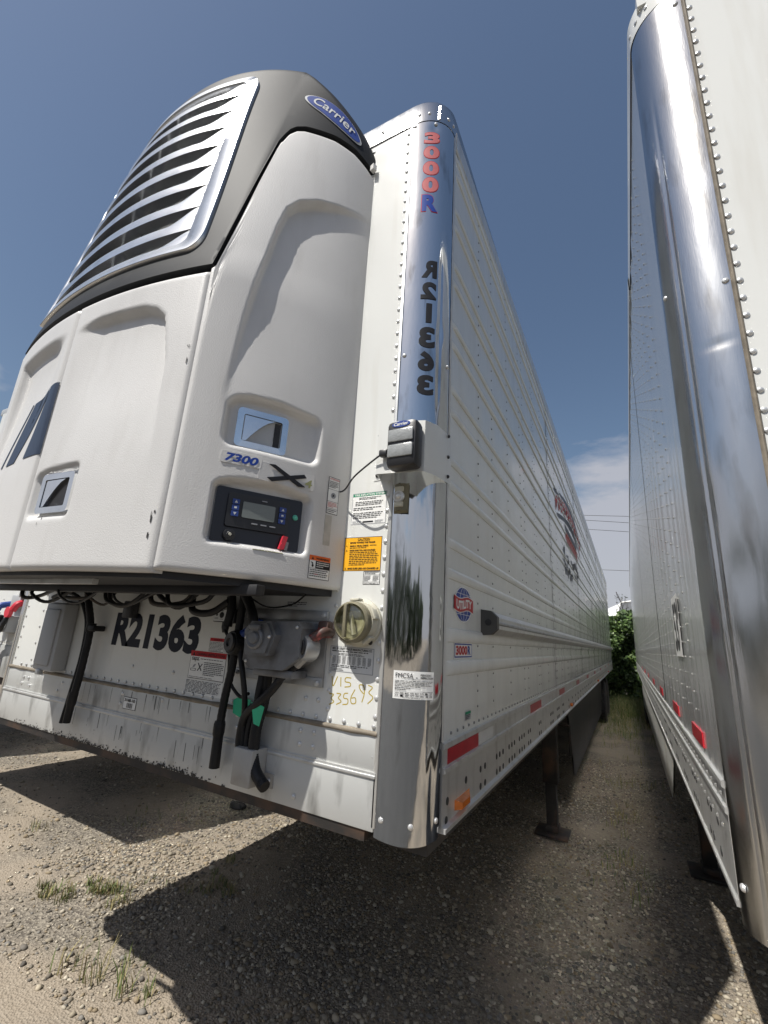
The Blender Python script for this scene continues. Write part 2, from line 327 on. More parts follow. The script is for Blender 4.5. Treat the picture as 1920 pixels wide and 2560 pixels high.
def ground_mat():
    m = bpy.data.materials.new('sandy_gravel_ground'); m.use_nodes = True; N, L = m.node_tree.nodes, m.node_tree.links; p = N['Principled BSDF']; p.inputs['Roughness'].default_value = .95
    co = N.new('ShaderNodeTexCoord')
    def nz(sc, d=6):
        n = N.new('ShaderNodeTexNoise'); n.inputs['Scale'].default_value = sc; n.inputs['Detail'].default_value = d; L.new(co.outputs['Object'], n.inputs['Vector']); return n
    vo = N.new('ShaderNodeTexVoronoi'); vo.inputs['Scale'].default_value = 85; L.new(co.outputs['Object'], vo.inputs['Vector'])
    r1 = N.new('ShaderNodeValToRGB'); e = r1.color_ramp.elements; e[0].color = (.10, .085, .068, 1); e[1].color = (.34, .30, .24, 1); e.new(.5).color = (.20, .175, .14, 1)
    sp = N.new('ShaderNodeSeparateColor'); L.new(vo.outputs['Color'], sp.inputs[0]); L.new(sp.outputs[0], r1.inputs[0])
    r2 = N.new('ShaderNodeValToRGB'); r2.color_ramp.elements[0].color = (.24, .195, .145, 1); r2.color_ramp.elements[1].color = (.38, .325, .255, 1)
    n2 = nz(24, 8); L.new(n2.outputs[0], r2.inputs[0])
    n1 = nz(1.1, 5); r3 = N.new('ShaderNodeValToRGB'); r3.color_ramp.elements[0].position = .42; r3.color_ramp.elements[1].position = .58; L.new(n1.outputs[0], r3.inputs[0])
    mx = N.new('ShaderNodeMixRGB'); L.new(r3.outputs[0], mx.inputs[0]); L.new(r1.outputs[0], mx.inputs[1]); L.new(r2.outputs[0], mx.inputs[2]); L.new(mx.outputs[0], p.inputs['Base Color'])
    b = N.new('ShaderNodeBump'); b.inputs['Strength'].default_value = .8; b.inputs['Distance'].default_value = .008; L.new(vo.outputs['Distance'], b.inputs['Height'])
    b2 = N.new('ShaderNodeBump'); b2.inputs['Strength'].default_value = .6; b2.inputs['Distance'].default_value = .01; n4 = nz(60, 6); L.new(n4.outputs[0], b2.inputs['Height']); L.new(b.outputs[0], b2.inputs['Normal'])
    L.new(b2.outputs[0], p.inputs['Normal']); return m
g = gm.build('ground', ground_mat(), None, 180, fix=False, kind='structure'); g['label'] = 'sandy gravel yard under the parked trailers'

def sandy(x, y):            # 1 where bare sand shows, 0 where stones lie thick
    s = sst(1.15, .75, y+.25*noise.noise(Vector((x*1.5, y*1.5, 3))))*sst(-1.0, -1.5, x)
    return max(s, .75*sst(.15, .45, noise.noise(Vector((x*.8+5, y*.8, 1)))))
ico = bmesh.new(); bmesh.ops.create_icosphere(ico, subdivisions=1, radius=1); iv = np.array([v.co[:] for v in ico.verts]); ico.verts.index_update(); itf = np.array([[v.index for v in f.verts] for f in ico.faces]); ico.free()
P = []; 
while len(P) < 72000:
    n = 4000; yy = .3+rng.random(n)**1.7*7.5; xx = rng.uniform(-1, 1, n)
    xx = np.where(rng.random(n) < .8, -1.0+xx*2.3, -4.5+xx*3.2)
    for x, y in zip(xx, yy):
        if random.random() < 1-.88*sandy(x, y): P.append((x, y))
P = np.array(P[:72000]); ns = len(P)
rad = .0040+.0082*rng.random(ns)**2+.012*rng.random(ns)**16
ang = rng.uniform(0, 2*math.pi, ns); sc3 = np.stack([rng.uniform(.8, 1.5, ns), rng.uniform(.7, 1.1, ns), rng.uniform(.45, .8, ns)], 1)*rad[:, None]
jit = 1+rng.uniform(-.22, .22, (ns, len(iv), 1)); V = iv[None]*jit*sc3[:, None, :]
c_, s_ = np.cos(ang)[:, None], np.sin(ang)[:, None]
VX = V[..., 0]*c_-V[..., 1]*s_+P[:, :1]; VY = V[..., 0]*s_+V[..., 1]*c_+P[:, 1:]; GZ = np.array([gz(x, y) for x, y in P])
VZ = V[..., 2]+(GZ+rad*.28)[:, None]
verts = np.stack([VX, VY, VZ], -1).reshape(-1, 3); faces = (itf[None]+(np.arange(ns)*len(iv))[:, None, None]).reshape(-1, 3)
me = bpy.data.meshes.new('gravel'); me.vertices.add(len(verts)); me.vertices.foreach_set('co', verts.ravel()); me.loops.add(faces.size); me.loops.foreach_set('vertex_index', faces.ravel().astype(np.int32))
me.polygons.add(len(faces)); me.polygons.foreach_set('loop_start', np.arange(0, faces.size, 3, dtype=np.int32)); me.update(calc_edges=True)
pal = np.array([(.34, .31, .26), (.24, .22, .19), (.42, .38, .31), (.16, .15, .14), (.30, .25, .18), (.50, .47, .41), (.22, .215, .21)])
pc = pal[rng.integers(0, len(pal), ns)]*rng.uniform(.6, 1.05, (ns, 1))*np.array([1.0, .95, .86]); pc = np.c_[pc, np.ones(ns)]
ca = me.color_attributes.new('Col', 'FLOAT_COLOR', 'POINT'); ca.data.foreach_set('color', np.repeat(pc, len(iv), 0).ravel())
M['stone'] = mat('gravel_stone', (.3, .28, .24), .85, attr='Col', bump=.4, bscale=300, bdist=.001); me.materials.append(M['stone'])
go = bpy.data.objects.new('gravel', me); link(go); go['kind'] = 'stuff'; go['label'] = 'loose tan and grey gravel stones'

# weeds ----------------------------------------------------------------
def blades(mb, x, y, n, h, spread, mis=(0, 1)):
    for _ in range(n):
        a = random.uniform(0, 6.283); r = spread*random.random()**.7; bx, by = x+math.cos(a)*r, y+math.sin(a)*r; bz = gz(bx, by)-.003
        d = random.uniform(0, 6.283); ln = h*random.uniform(.4, 1.1); lean_ = ln*random.uniform(.15, .9); w = random.uniform(.0015, .0035)
        dx, dy = math.cos(d), math.sin(d); px, py = -dy*w, dx*w
        p = [(bx, by, bz), (bx+dx*lean_*.35, by+dy*lean_*.35, bz+ln*.6), (bx+dx*lean_, by+dy*lean_, bz+ln*.95)]
        mb.add([(p[0][0]-px, p[0][1]-py, p[0][2]), (p[0][0]+px, p[0][1]+py, p[0][2]), (p[1][0]+px, p[1][1]+py, p[1][2]), (p[1][0]-px, p[1][1]-py, p[1][2]), p[2]], [(0, 1, 2, 3), (3, 2, 4)], random.choice(mis))
wm = MB()
for i in range(34):
    t = random.random(); blades(wm, -2.95+1.05*t+random.gauss(0, .05), .62+.85*t+random.gauss(0, .06), random.randint(6, 26), .07, .05)
for x, y, n, h, s in [(-1.9, .45, 22, .16, .06), (-1.72, .50, 22, .15, .05), (-2.1, .42, 16, .14, .07), (-1.85, .62, 12, .08, .08), (-1.6, .55, 14, .10, .05), (-2.05, 1.45, 18, .06, .05), (-2.25, 1.7, 22, .07, .05), (-2.2, 1.52, 12, .05, .05), (-3.9, 1.15, 26, .09, .10),
                      (-3.5, 1.9, 60, .06, .3), (-3.2, 2.1, 40, .05, .25), (-2.5, 1.15, 15, .05, .08)]: blades(wm, x, y, n, h, s)
for i in range(24):
    t = random.random(); blades(wm, .34+random.gauss(0, .10), 3.0+t*2.4, 10, .09, .09)
for i in range(60):
    t = random.random(); blades(wm, .28+random.gauss(0, .3), 6+t*10, 9, .16+.16*t, .16)
for i in range(520):
    t = random.random()**.6; blades(wm, .36+random.gauss(0, .40), 9.5+t*8.3, 10, .16+.22*t, .2, (0, 0, 0, 1))
M['blade'] = mat('grass_blade', (.10, .13, .035), .7, var=.3, vscale=9); M['blade2'] = mat('dry_grass_blade', (.26, .22, .10), .8, var=.2, vscale=9)
wo_ = wm.build('weeds', [M['blade'], M['blade2']], None, fix=False, kind='stuff'); wo_['label'] = 'sparse weeds and grass growing through the gravel'
rg = MB()
def ragf(u, v):
    a = u*2*math.pi; el = (v-.5)*math.pi; r = 1+.45*noise.noise(Vector((math.cos(a)*1.7, math.sin(a)*1.7, v*3)))
    return (-2.99+.10*r*math.cos(a)*math.cos(el), 2.52+.06*r*math.sin(a)*math.cos(el), .02+.035*r*math.sin(el)+gz(-2.99, 2.52))
rg.grid(ragf, 18, 10); tag(rg.build('rag', M['rubber']), 'crumpled black rag lying on the shaded gravel', 'rag')

# ================================================================== TRAILERS
def corner_path(px0, py0, rx, ry, n=14):
    return [(px0-rx+rx*math.sin(i/n*math.pi/2), py0+ry-ry*math.cos(i/n*math.pi/2)) for i in range(n+1)]
def wheel_axle(t, y, xs, r=.5):
    for x, sgn in xs:
        w = MB(); w.lathe([(.28, -.12), (.44, -.135), (.49, -.11), (r, -.07), (r, .07), (.49, .11), (.44, .135), (.28, .12)], (x, y, r-.005), (1, 0, 0), 40)
        for k in range(40):
            a = k/40*6.283; w.obox((x, y+math.cos(a)*r, r-.005+math.sin(a)*r), (1, 0, 0), (0, -math.sin(a), math.cos(a)), (0, math.cos(a), math.sin(a)), .19, .045, .022)
        wh = w.build('wheel', M['tread'], t)
        rm = MB(); rm.lathe([(.285, -.11), (.27, -.05), (.13, .02*sgn), (.12, .09*sgn), (.05, .10*sgn)], (x, y, r-.005), (1, 0, 0), 28); rm.build('rim', M['steel'], wh)
    a = MB(); a.tube([(xs[0][0], y, r), (xs[-1][0], y, r)], .06, 12, smooth=0); a.build('axle', M['under'], t)
def landing_leg(t, x, y, side=1, zt=1.15):
    l = MB(); l.box(x-.07, x+.07, y-.07, y+.07, .45, zt, 0, .008); l.box(x-.05, x+.05, y-.05, y+.05, .05, .47, 0, .006)
    lo = l.build('landing_leg', M['rustleg'], t)
    f = MB(); f.box(x-.15, x+.15, y-.15, y+.15, .012, .035, 0, .006); f.box(x-.06, x+.06, y-.09, y+.09, .035, .09, 0, .01); f.build('foot_plate', M['rustleg'], lo)
    b = MB(); b.tube([(x, y+.02, .75), (x, y+1.0, zt)], .025, 8, smooth=0); b.tube([(x, y, .8), (x-side*1.0, y, zt)], .02, 8, smooth=0); b.build('brace', M['rustleg'], lo)

T = thing('semi_trailer', 'white refrigerated semi trailer numbered R21363 with chrome corner post, nearest the centre', 'trailer', (-1.3, 8, 0))
W, ZB, ZT, LEN = 2.6, 1.195, 3.985, 16.2
RX, RY = .148, .12
XL = -W+RX                                     # left end of the flat front
ZS, ZR = 1.454, 1.342
mb = MB(); mb.box(XL, -RX+.0, -.001, .03, ZS, ZT+.01); mb.build('front_panel', M['white'], T)
mb = MB(); mb.box(XL+.001, -RX-.001, -.006, .03, ZR+.004, ZS-.004, 0, .002); mb.build('kick_plate', M['kick'], T)
mb = MB(); mb.box(XL+.001, -RX-.001, -.009, .03, ZB, ZR-.004, 0, .002); mb.build('kick_plate', M['kick'], T)
mb = MB(); mb.box(XL+.002, -RX-.002, -.014, .0, ZR-.010, ZR-.001, 0, .002); mb.box(XL+.002, -RX-.002, -.010, .0, ZR-.001, ZR+.006); mb.build('ridge_trim', M['alu'], T)
mb = MB()
def bead(u, v):
    x = XL+.004+(-RX-.004-XL-.004)*u; th = v*math.pi; r = .0085*(1+.35*noise.noise(Vector((x*14, 0, 0)))); return (x, -.004-r*math.sin(th)*1.1, ZS-.002+r*math.cos(th))
mb.grid(bead, 220, 6); mb.build('sealant_bead', M['seal'], T)
for x0, n_, h_ in [(-1.85, 9, .05), (-1.62, 16, .06), (-1.35, 12, .045), (-1.08, 18, .06), (-.95, 10, .05), (-2.1, 8, .03)]:
    mb = MB()
    for k in range(n_*8):
        x = x0+random.gauss(0, .085); z = ZB+.0005+random.expovariate(1/(h_*.13)); w_ = random.uniform(.0012, .0055)*(1 if z < ZB+.02 else .6); hh = w_*random.uniform(.6, 1.2)
        mb.add([(x+math.cos(a*1.0472)*w_*random.uniform(.6, 1.2), -.0094-.00002*k, z+math.sin(a*1.0472)*hh*random.uniform(.6, 1.2)) for a in range(6)], [tuple(range(6))])
    mb.build('grease_smudge', M['grease'], T, fix=False, kind='stuff')
mb = MB()
for k in range(34):
    x = random.uniform(-1.75, -.85); z = random.choice([1.33, 1.44, 1.30]); ln = random.uniform(.02, .08); w_ = random.uniform(.0008, .002); yy = -.0066 if z > 1.36 else -.0095
    mb.add([(x-w_, yy, z), (x+w_, yy, z), (x+w_*.3+random.uniform(-.002, .002), yy, z-ln), (x-w_*.3, yy, z-ln)], [(0, 1, 2, 3)])
mb.build('drip_streak', M['grease'], T, fix=False, kind='stuff')
mb = MB(); mb.box(XL+.01, -RX-.03, -.004, .08, ZB-.03, ZB-.001); mb.build('bottom_lip', M['rustleg'], T)
mb = MB(); mb.box(-W+.02, -.02, .09, LEN-.02, ZB-.06, ZB+.03); 
for k in range(38): mb.box(-W+.2, -.2, .35+k*.41, .41+k*.41, ZB-.13, ZB-.06)
mb.build('floor', M['under'], T)
mb = MB(); mb.box(-W+.04, -.04, .04, LEN-.03, ZB+.03, ZT); mb.build('body_core', M['under'], T)

def post_fn(px0, py0, rx, ry, sx=1):
    n = 400; th = [i/n*math.pi/2 for i in range(n+1)]; pts = [(rx*math.sin(a)-rx, ry-ry*math.cos(a)) for a in th]; ll = [0]
    for a, b in zip(pts, pts[1:]): ll.append(ll[-1]+math.hypot(b[0]-a[0], b[1]-a[1]))
    def f(s, z, h):
        s = min(max(s, 0), ll[-1]); i = min(n-1, int(np.searchsorted(ll, s))-1 if s > 0 else 0); i = max(0, i); t = (s-ll[i])/(ll[i+1]-ll[i]); a = th[i]+(th[i+1]-th[i])*t
        nx, ny = math.sin(a)/rx, -math.cos(a)/ry; q = math.hypot(nx, ny)
        return (px0+sx*(rx*math.sin(a)-rx+nx/q*h), py0+ry-ry*math.cos(a)+ny/q*h, z)
    return f, ll[-1]
fpost, PL = post_fn(0, 0, RX, RY)
def dent(s, z):
    d = 0
    d += -.006*math.exp(-((s-.155)/.012)**2-((z-2.87)/.05)**2)-.004*math.exp(-((s-.15)/.006)**2)*sst(3.3, 3.1, z)*sst(2.5, 2.7, z)
    d += -.004*math.exp(-((s-.17)/.01)**2-((z-1.32)/.12)**2)-.005*math.exp(-((s-.10)/.02)**2-((z-3.93)/.02)**2)+.0012*noise.noise(Vector((s*9, z*2.3, 5)))
    return d
mb = MB(); mb.grid(lambda u, v: fpost(u*PL, ZB-.012+(ZT+.0-ZB+.012)*v-(.012*math.sin(u*math.pi) if v == 0 else 0), .004+dent(u*PL, ZB+(ZT-ZB)*v)), 40, 240); mb.build('corner_post', M['stainless'], T, label='polished stainless corner post with lettering', angle=60, fix=False)
mb = MB(); fl, _ = post_fn(-W, 0, RX, RY, -1); mb.grid(lambda u, v: fl(u*PL, ZB+(ZT-ZB)*v, .004), 16, 1); mb.build('corner_post', M['stainless'], T, angle=60)
mb = MB(); mb.box(-RX-.009, -RX+.004, -.009, 0, ZB+.01, ZT, 0, .002); mb.build('post_trim', M['alu'], T)
mb = MB(); mb.box(XL-.004, XL+.009, -.009, 0, ZB+.01, ZT, 0, .002); mb.build('post_trim', M['alu'], T)
mb = MB(); mb.box(-.012, .0015, RY-.004, RY+.006, ZB, ZT); mb.build('post_joint', M['darkgap'], T)
mb = MB(); mb.grid(lambda u, v: (.004+.004*math.sin(u*math.pi)+.0015*noise.noise(Vector((0, 0, v*60))), RY+.006+.016*u, ZB+.24+(ZT-ZB-.24)*v), 6, 150); mb.build('side_trim', M['alu'], T, angle=60)
# front roof cap
def cap_path():
    p = [(-W, 1.2), (-W, RY)]+[(-W-q[0], q[1]) for q in corner_path(0, 0, RX, RY)][::-1][1:]; p += [(XL+(-RX-XL)*i/10, 0) for i in range(1, 11)]
    return p+corner_path(0, 0, RX, RY)[1:]+[(0, RY+.05*i*i) for i in range(1, 5)]
cp = cap_path(); prof = [(.006, ZT-.012), (.008, ZT+.095), (0, ZT+.112), (-.02, ZT+.127), (-.07, ZT+.135)]
mb = MB(); n = len(cp)
for i, (x, y) in enumerate(cp):
    x0, y0 = cp[max(i-1, 0)]; x1, y1 = cp[min(i+1, n-1)]; tx, ty = x1-x0, y1-y0; q = math.hypot(tx, ty); nx, ny = ty/q, -tx/q
    drop = -.05*sst(.12, .8, y); mb.v += [(x+nx*a, y+ny*a, z+drop) for a, z in prof]
k = len(prof); mb.f = [(i*k+j, (i+1)*k+j, (i+1)*k+j+1, i*k+j+1) for i in range(n-1) for j in range(k-1)]; mb.m = [0]*len(mb.f)
mb.build('roof_cap', M['stainless2'], T, angle=50)
mb = MB(); mb.box(-W+.03, -.03, .03, LEN, ZT+.0, ZT+.075); mb.build('roof', M['white'], T)
mb = MB(); mb.profile([(.004, ZT-.07), (.010, ZT-.065), (.010, ZT+.03), (.0, ZT+.06), (-.06, ZT+.078)], RY+.025, LEN, lambda x, y, z: (x, y, z), cap=-.06); mb.build('top_rail', M['alu'], T)
mb = MB(); mb.profile([(.0, ZT-.07), (.014, ZT-.065), (.016, ZT+.03), (.0, ZT+.06), (-.06, ZT+.078)], RY+.3, LEN, lambda x, y, z: (-W-x, y, z)); mb.build('top_rail', M['alu'], T)
mb = MB(); mb.box(-W, 0, LEN-.02, LEN, ZB, ZT+.05); mb.build('rear_frame', M['steel'], T)
mb = MB(); mb.box(-W-.001, -W+.03, RY, LEN-.02, ZB, ZT); mb.build('left_side_wall', M['white'], T)

# right side: ribbed sheets, rails, rub rail
RIBS = [1.652, 1.759, 1.968, 2.077, 2.292, 2.388, 2.590, 2.688, 2.89, 2.985, 3.19, 3.285, 3.49, 3.585, 3.79, 3.885]
def side_profile(off, amp=1.0):
    p = [(off, 1.425)]
    for z in RIBS:
        w = .024 if z < 1.8 else .019
        p += [(off, z-w)]+[(off+0.0095*amp*math.sin(a/8*math.pi)**.8 if 0 < a < 8 else off, z-w*math.cos(a/8*math.pi)) for a in range(1, 8)]+[(off, z+w)]
    return p+[(off, ZT-.05)]
sheets = {}
SW = 1.22; Y0 = RY+.02
edges = [Y0, 1.527]+[1.527+SW*k for k in range(1, 12)]+[LEN-.02]
for k in range(len(edges)-1):
    off = .0 if k % 2 else .0022
    a, b = edges[k], edges[k+1]+(.03 if k % 2 == 0 and k < len(edges)-2 else 0)
    key = (round(b-a, 3), off, k == 0)
    if key not in sheets:
        mb = MB(); rowsY = [(0, 1), ((b-a)/2, 1), (b-a, 1)] if k else [(0, 0), (.012, .0), (.03, .45), (.05, .85), (.075, 1), (b-a, 1)]
        for yy, am in rowsY: mb.v += [(x, yy, z) for x, z in side_profile(off, am)]
        np_ = len(side_profile(off)); mb.f = [(j*np_+i, j*np_+i+1, (j+1)*np_+i+1, (j+1)*np_+i) for j in range(len(rowsY)-1) for i in range(np_-1)]; mb.m = [0]*len(mb.f); sheets[key] = mb.mesh('side_sheet', M['side'], 28, fix=True)
    o = bpy.data.objects.new('side_sheet', sheets[key]); link(o, T); o.location = o.location+Vector((0, a, 0))
prof = [(.002, 1.432), (.012, 1.43), (.013, 1.415), (.006, 1.412), (.006, 1.362), (.015, 1.360), (.016, 1.348), (.007, 1.345), (.007, 1.205), (.020, 1.200), (.020, 1.188), (-.05, 1.186)]
mb = MB(); mb.profile(prof, RY+.012, LEN-.03, lambda x, y, z: (x, y, z), cap=-.055); mb.build('bottom_rail', M['alu'], T, angle=25)
mb = MB(); mb.profile(prof, RY+.012, LEN-.03, lambda x, y, z: (-W-x, y, z)); mb.build('bottom_rail', M['alu'], T, angle=25)
hexp = [(.0, 1.774), (.040, 1.778), (.062, 1.800), (.062, 1.846), (.040, 1.868), (.0, 1.873)]
mb = MB(); mb.profile(hexp, .60, LEN-.3, lambda x, y, z: (x, y, z)); mb.build('rub_rail', M['alu'], T, angle=20)
mb = MB(); mb.profile([(.062, 1.815), (.066, 1.819), (.066, 1.827), (.062, 1.831)], .60, LEN-.3, lambda x, y, z: (x, y, z)); mb.build('rub_rail_groove', M['steel'], T)
mb = MB(); mb.add([(x*1.12, .57, 1.823+(z-1.823)*1.06) for x, z in hexp]+[(x*1.12, .605, 1.823+(z-1.823)*1.06) for x, z in hexp], [tuple(range(6))]+[(i, i+1, 7+i, 6+i) for i in range(5)]); cp_ = mb.build('rub_rail_cap', M['skirt'], T, angle=20)
mb = MB(); mb.lathe([(.014, 0), (.014, .003), (.006, .004)], (.034, .571, 1.824), (0, -1, 0), 14); mb.build('cap_hole', M['black'], cp_)
# rivets on the side, as one joined field
rv = MB(); ymax = 9.0
colsY = [.523, .763, 1.112, 1.469, 1.585]; y = 1.95
while y < LEN-.1: colsY.append(y); colsY += [y+.07] if (len(colsY) % 3 == 0) else []; y += .407
for y in colsY:
    z = 1.503
    while z < ZT-.07:
        if min(abs(z-r) for r in RIBS) > .027 and not (1.765 < z < 1.88 and y > .5): rv.dome((.003, y, z), (1, 0, 0), .0052, .0034, 6 if y < 4 else 5)
        z += .056
y = .215
while y < LEN-.1: rv.dome((.003, y, 1.450), (1, 0, 0), .0062, .0045, 6 if y < 4 else 4); y += .065
rv.build('side_rivet_field', M['rivet_shade'], T, fix=False, kind='stuff')
# bolt holes in the bottom rail
hm = MB(); hm.lathe([(.0115, -.002), (.0115, .0012), (.009, .0016)], (0, 0, 0), (1, 0, 0), 14); hmesh = hm.mesh('bolt_hole', M['darkgap'])
hl = [(.368, 1.281), (.180, 1.262), (.172, 1.212)]
for y in (.549, .612, .795, .849, .910, 1.030, 1.090, 1.148, 1.265, 1.327, 1.389, 1.509, 1.567, 1.87, 1.93, 2.35, 2.41, 2.47, 2.7, 2.76, 2.82, 3.05, 3.11): hl += [(y, 1.279), (y, 1.221)]
for k in range(28): hl.append((3.5+k*.3, 1.28)); hl.append((3.5+k*.3, 1.222))
for y, z in hl:
    o = bpy.data.objects.new('bolt_hole', hmesh); link(o, T); o.location = o.location+Vector((.0075, y, z))
# tapes on the side
for y0, y1, c in [(.178, .520, 'red'), (.522, .74, 'tapewhite'), (1.60, 1.97, 'red'), (1.972, 2.15, 'tapewhite'), (2.89, 3.22, 'red'), (4.3, 4.6, 'red'), (5.7, 6.0, 'red'), (7.2, 7.5, 'red'), (9, 9.3, 'red'), (11, 11.3, 'red'), (13, 13.3, 'red')]:
    mb = MB(); mb.box(.004, .0078, y0, y1, 1.365, 1.409); mb.build('reflective_tape', M[c], T)
mb = MB(); mb.add([(.007, .25, 1.218), (.007, .41, 1.218), (.007, .41, 1.247), (.007, .25, 1.247), (.030, .262, 1.223), (.030, .345, 1.223), (.030, .345, 1.242), (.030, .262, 1.242)],
      [(4, 5, 6, 7), (0, 1, 5, 4), (1, 2, 6, 5), (2, 3, 7, 6), (3, 0, 4, 7)]); mb.build('side_marker_lamp', M['amber'], T, angle=10)
for yy in (3.6, 7.9, 12.4):
    mb = MB(); mb.box(.007, .03, yy, yy+.12, 1.215, 1.245, 0, .006); mb.build('side_marker_lamp', M['amber' if yy < 12 else 'red'], T)
sticker('inspection_tag', T, .365, .43, 1.468, 1.497, f_side, [('r', 0, 1, .72, 1, 'g'), ('l', .1, .9, .1, .65, 3, 'k')], 'a', h=.004)

# rivets on the front
rv = MB()
for k in range(51): rv.dome((-.166, -.001, 1.222+k*.0553), (0, -1, 0), .0082, .0055, 10)
for k in range(51): rv.dome((XL+.03, -.001, 1.222+k*.0553), (0, -1, 0), .0075, .005, 8)
for k in range(41): rv.dome((-.169-.0543*k, -.002, 1.4715), (0, -1, 0), .0075, .006, 8)
for z in [1.50+.0553*k for k in range(46)]: rv.dome((-.345, -.001, z), (0, -1, 0), .007, .005, 8)
for z in [1.50+.085*k for k in range(28)]: rv.dome((XL+.2, -.001, z), (0, -1, 0), .007, .005, 8)
for x, z in [(-.439, 1.422), (-.385, 1.423), (-.439, 1.381), (-.385, 1.381), (-.435, 1.522), (-.383, 1.522), (-.44, 1.228), (-1.39, 1.54), (-1.12, 1.54), (-1.415, 1.425), (-1.42, 1.385), (-1.15, 1.43), (-.80, 1.50), (-1.9, 1.42), (-1.93, 1.38), (-2.27, 1.41), (-2.22, 1.41), (-2.28, 1.38), (-2.2, 1.375), (-.73, 1.43), (-.725, 1.39)]:
    rv.dome((x, -.010 if z < 1.34 else (-.006 if z < 1.45 else -.001), z), (0, -1, 0), .0085, .007, 10)
for x in [-.30-.12*k for k in range(16)]: rv.dome((x, -.009, ZT+.04+.03*(int(x*100) % 2)), (0, -1, 0), .008, .005, 8)
rv.build('front_rivet_field', M['rivet'], T, fix=False, kind='stuff')
rv = MB()
for s, z in [(.02, ZB+.035), (.105, ZB+.027), (.19, ZB+.035), (.012, ZT-.03), (.018, 2.77), (.195, 2.75), (.105, 3.955)]:
    p = Vector(fpost(s, z, .004)); rv.dome(p, Vector(fpost(s, z, .1))-p, .0085, .006, 12)
for s in (.03, .075, .12, .165, .2):
    p = Vector(fpost(s, ZT+.03, .006)); rv.dome(p, Vector(fpost(s, ZT+.03, .1))-p, .008, .005, 10)
rv.build('post_rivet_field', M['rivet'], T, fix=False, kind='stuff')

# ---- lettering on the corner post
def wrap_letters(name, chars, s0, s1, rows, inks, mirror=False, outline=None, label=None):
    for ch, (z0, z1), k in zip(chars, rows, inks):
        mb = MB(); a, b = (s1, s0) if mirror else (s0, s1)
        if ch == '1': a, b = a+(b-a)*.25, a+(b-a)*.62
        if outline: put_text(mb, ch, a-.003 if not mirror else a+.003, b+.003 if not mirror else b-.003, z0-.003, z1+.003, fpost, .0052, 1, .055, cut=.006)
        put_text(mb, ch, a, b, z0, z1, fpost, .0058, 0, .05, cut=.006)
        mb.build(name, [INKM[k], INKM[outline or k]], T, fix=False)
rows = [(3.834+.003, 3.9), (3.748, 3.818), (3.655, 3.73), (3.56, 3.64), (3.456, 3.545)]
wrap_letters('post_letter', '3000R', .058, .122, rows, 'ppppb', outline='r')
rows = [(3.122, 3.205), (3.02, 3.10), (2.912, 3.0), (2.80, 2.892), (2.70, 2.785), (2.600, 2.683)]
wrap_letters('post_letter', 'R21363', .069, .130, rows, 'kkkkkk', mirror=True)
sticker('inspection_sticker', T, .037, .164, 1.561, 1.642, lambda s, z, h: fpost(s, z, h+.004), [('t', 'FMCSA', .05, .47, .74, .92, 'k', .0), ('r', .53, .57, .76, .785, 'k'), ('t', 'PERIODIC', .64, .92, .83, .91, 'k', .03), ('t', 'INSPECTION', .64, .97, .73, .81, 'k', .03),
    ('t', 'CERTIFICATION', .42, .64, .68, .72, 'k'), ('l', .04, .97, .42, .66, 5, 'k'), ('l', .04, .45, .29, .41, 2, 'k'), ('t', 'DATE OF INSPECTION', .70, .97, .255, .285, 'k')] +
    [('t', m_, .05+.118*(i % 6), .14+.118*(i % 6), .175-.09*(i//6), .235-.09*(i//6), 'k') for i, m_ in enumerate(['JAN', 'FEB', 'MAR', 'APR', 'MAY', 'JUN', 'JUL', 'AUG', 'SEP', 'OCT', 'NOV', 'DEC'])] +
    [('r', .03, .97, .250, .254, 'k'), ('r', .03, .97, .158, .162, 'k'), ('r', .03, .97, .068, .072, 'k'), ('t', '26', .78, .84, .17, .235, 'k'), ('t', '27', .88, .95, .17, .235, 'k'), ('t', '28', .78, .84, .08, .145, 'k'), ('t', '25', .88, .95, .08, .145, 'k'), ('r', .77, .81, .17, .24, 'k'), ('r', .18, .24, .08, .15, 'k'), ('l', .25, .75, .02, .055, 1, 'k')], 'w', cut=.012)
# ---- marker lamp on the post
mb = MB(); mb.grid(lambda u, v: (-.138+.054*u, -.004-.024*math.sin(u*math.pi)**.5*min(1, 6*math.sin(v*math.pi)), 2.147+.106*v), 12, 20); lm = mb.build('corner_marker_lamp', M['olive'], T, angle=60)
mb = MB(); mb.lathe([(.020, 0), (.020, .008), (.012, .010), (.012, .006), (.009, .012), (.004, .016)], (-.111, -.024, 2.20), (0, -1, 0), 20); mb.build('bulb', M['rivet'], lm)
mb = MB(); mb.box(-.127, -.095, -.031, -.02, 2.218, 2.236, 0, .003); mb.build('lens_strip', M['beige'], lm); mb = MB(); mb.box(-.127, -.095, -.031, -.02, 2.164, 2.182, 0, .003); mb.build('lens_strip', M['beige'], lm)
mb = MB(); mb.lathe([(.006, 0), (.006, .004)], (-.111, -.022, 2.244), (0, -1, 0), 10); mb.lathe([(.006, 0), (.006, .004)], (-.111, -.022, 2.157), (0, -1, 0), 10); mb.build('screw', M['black'], lm)
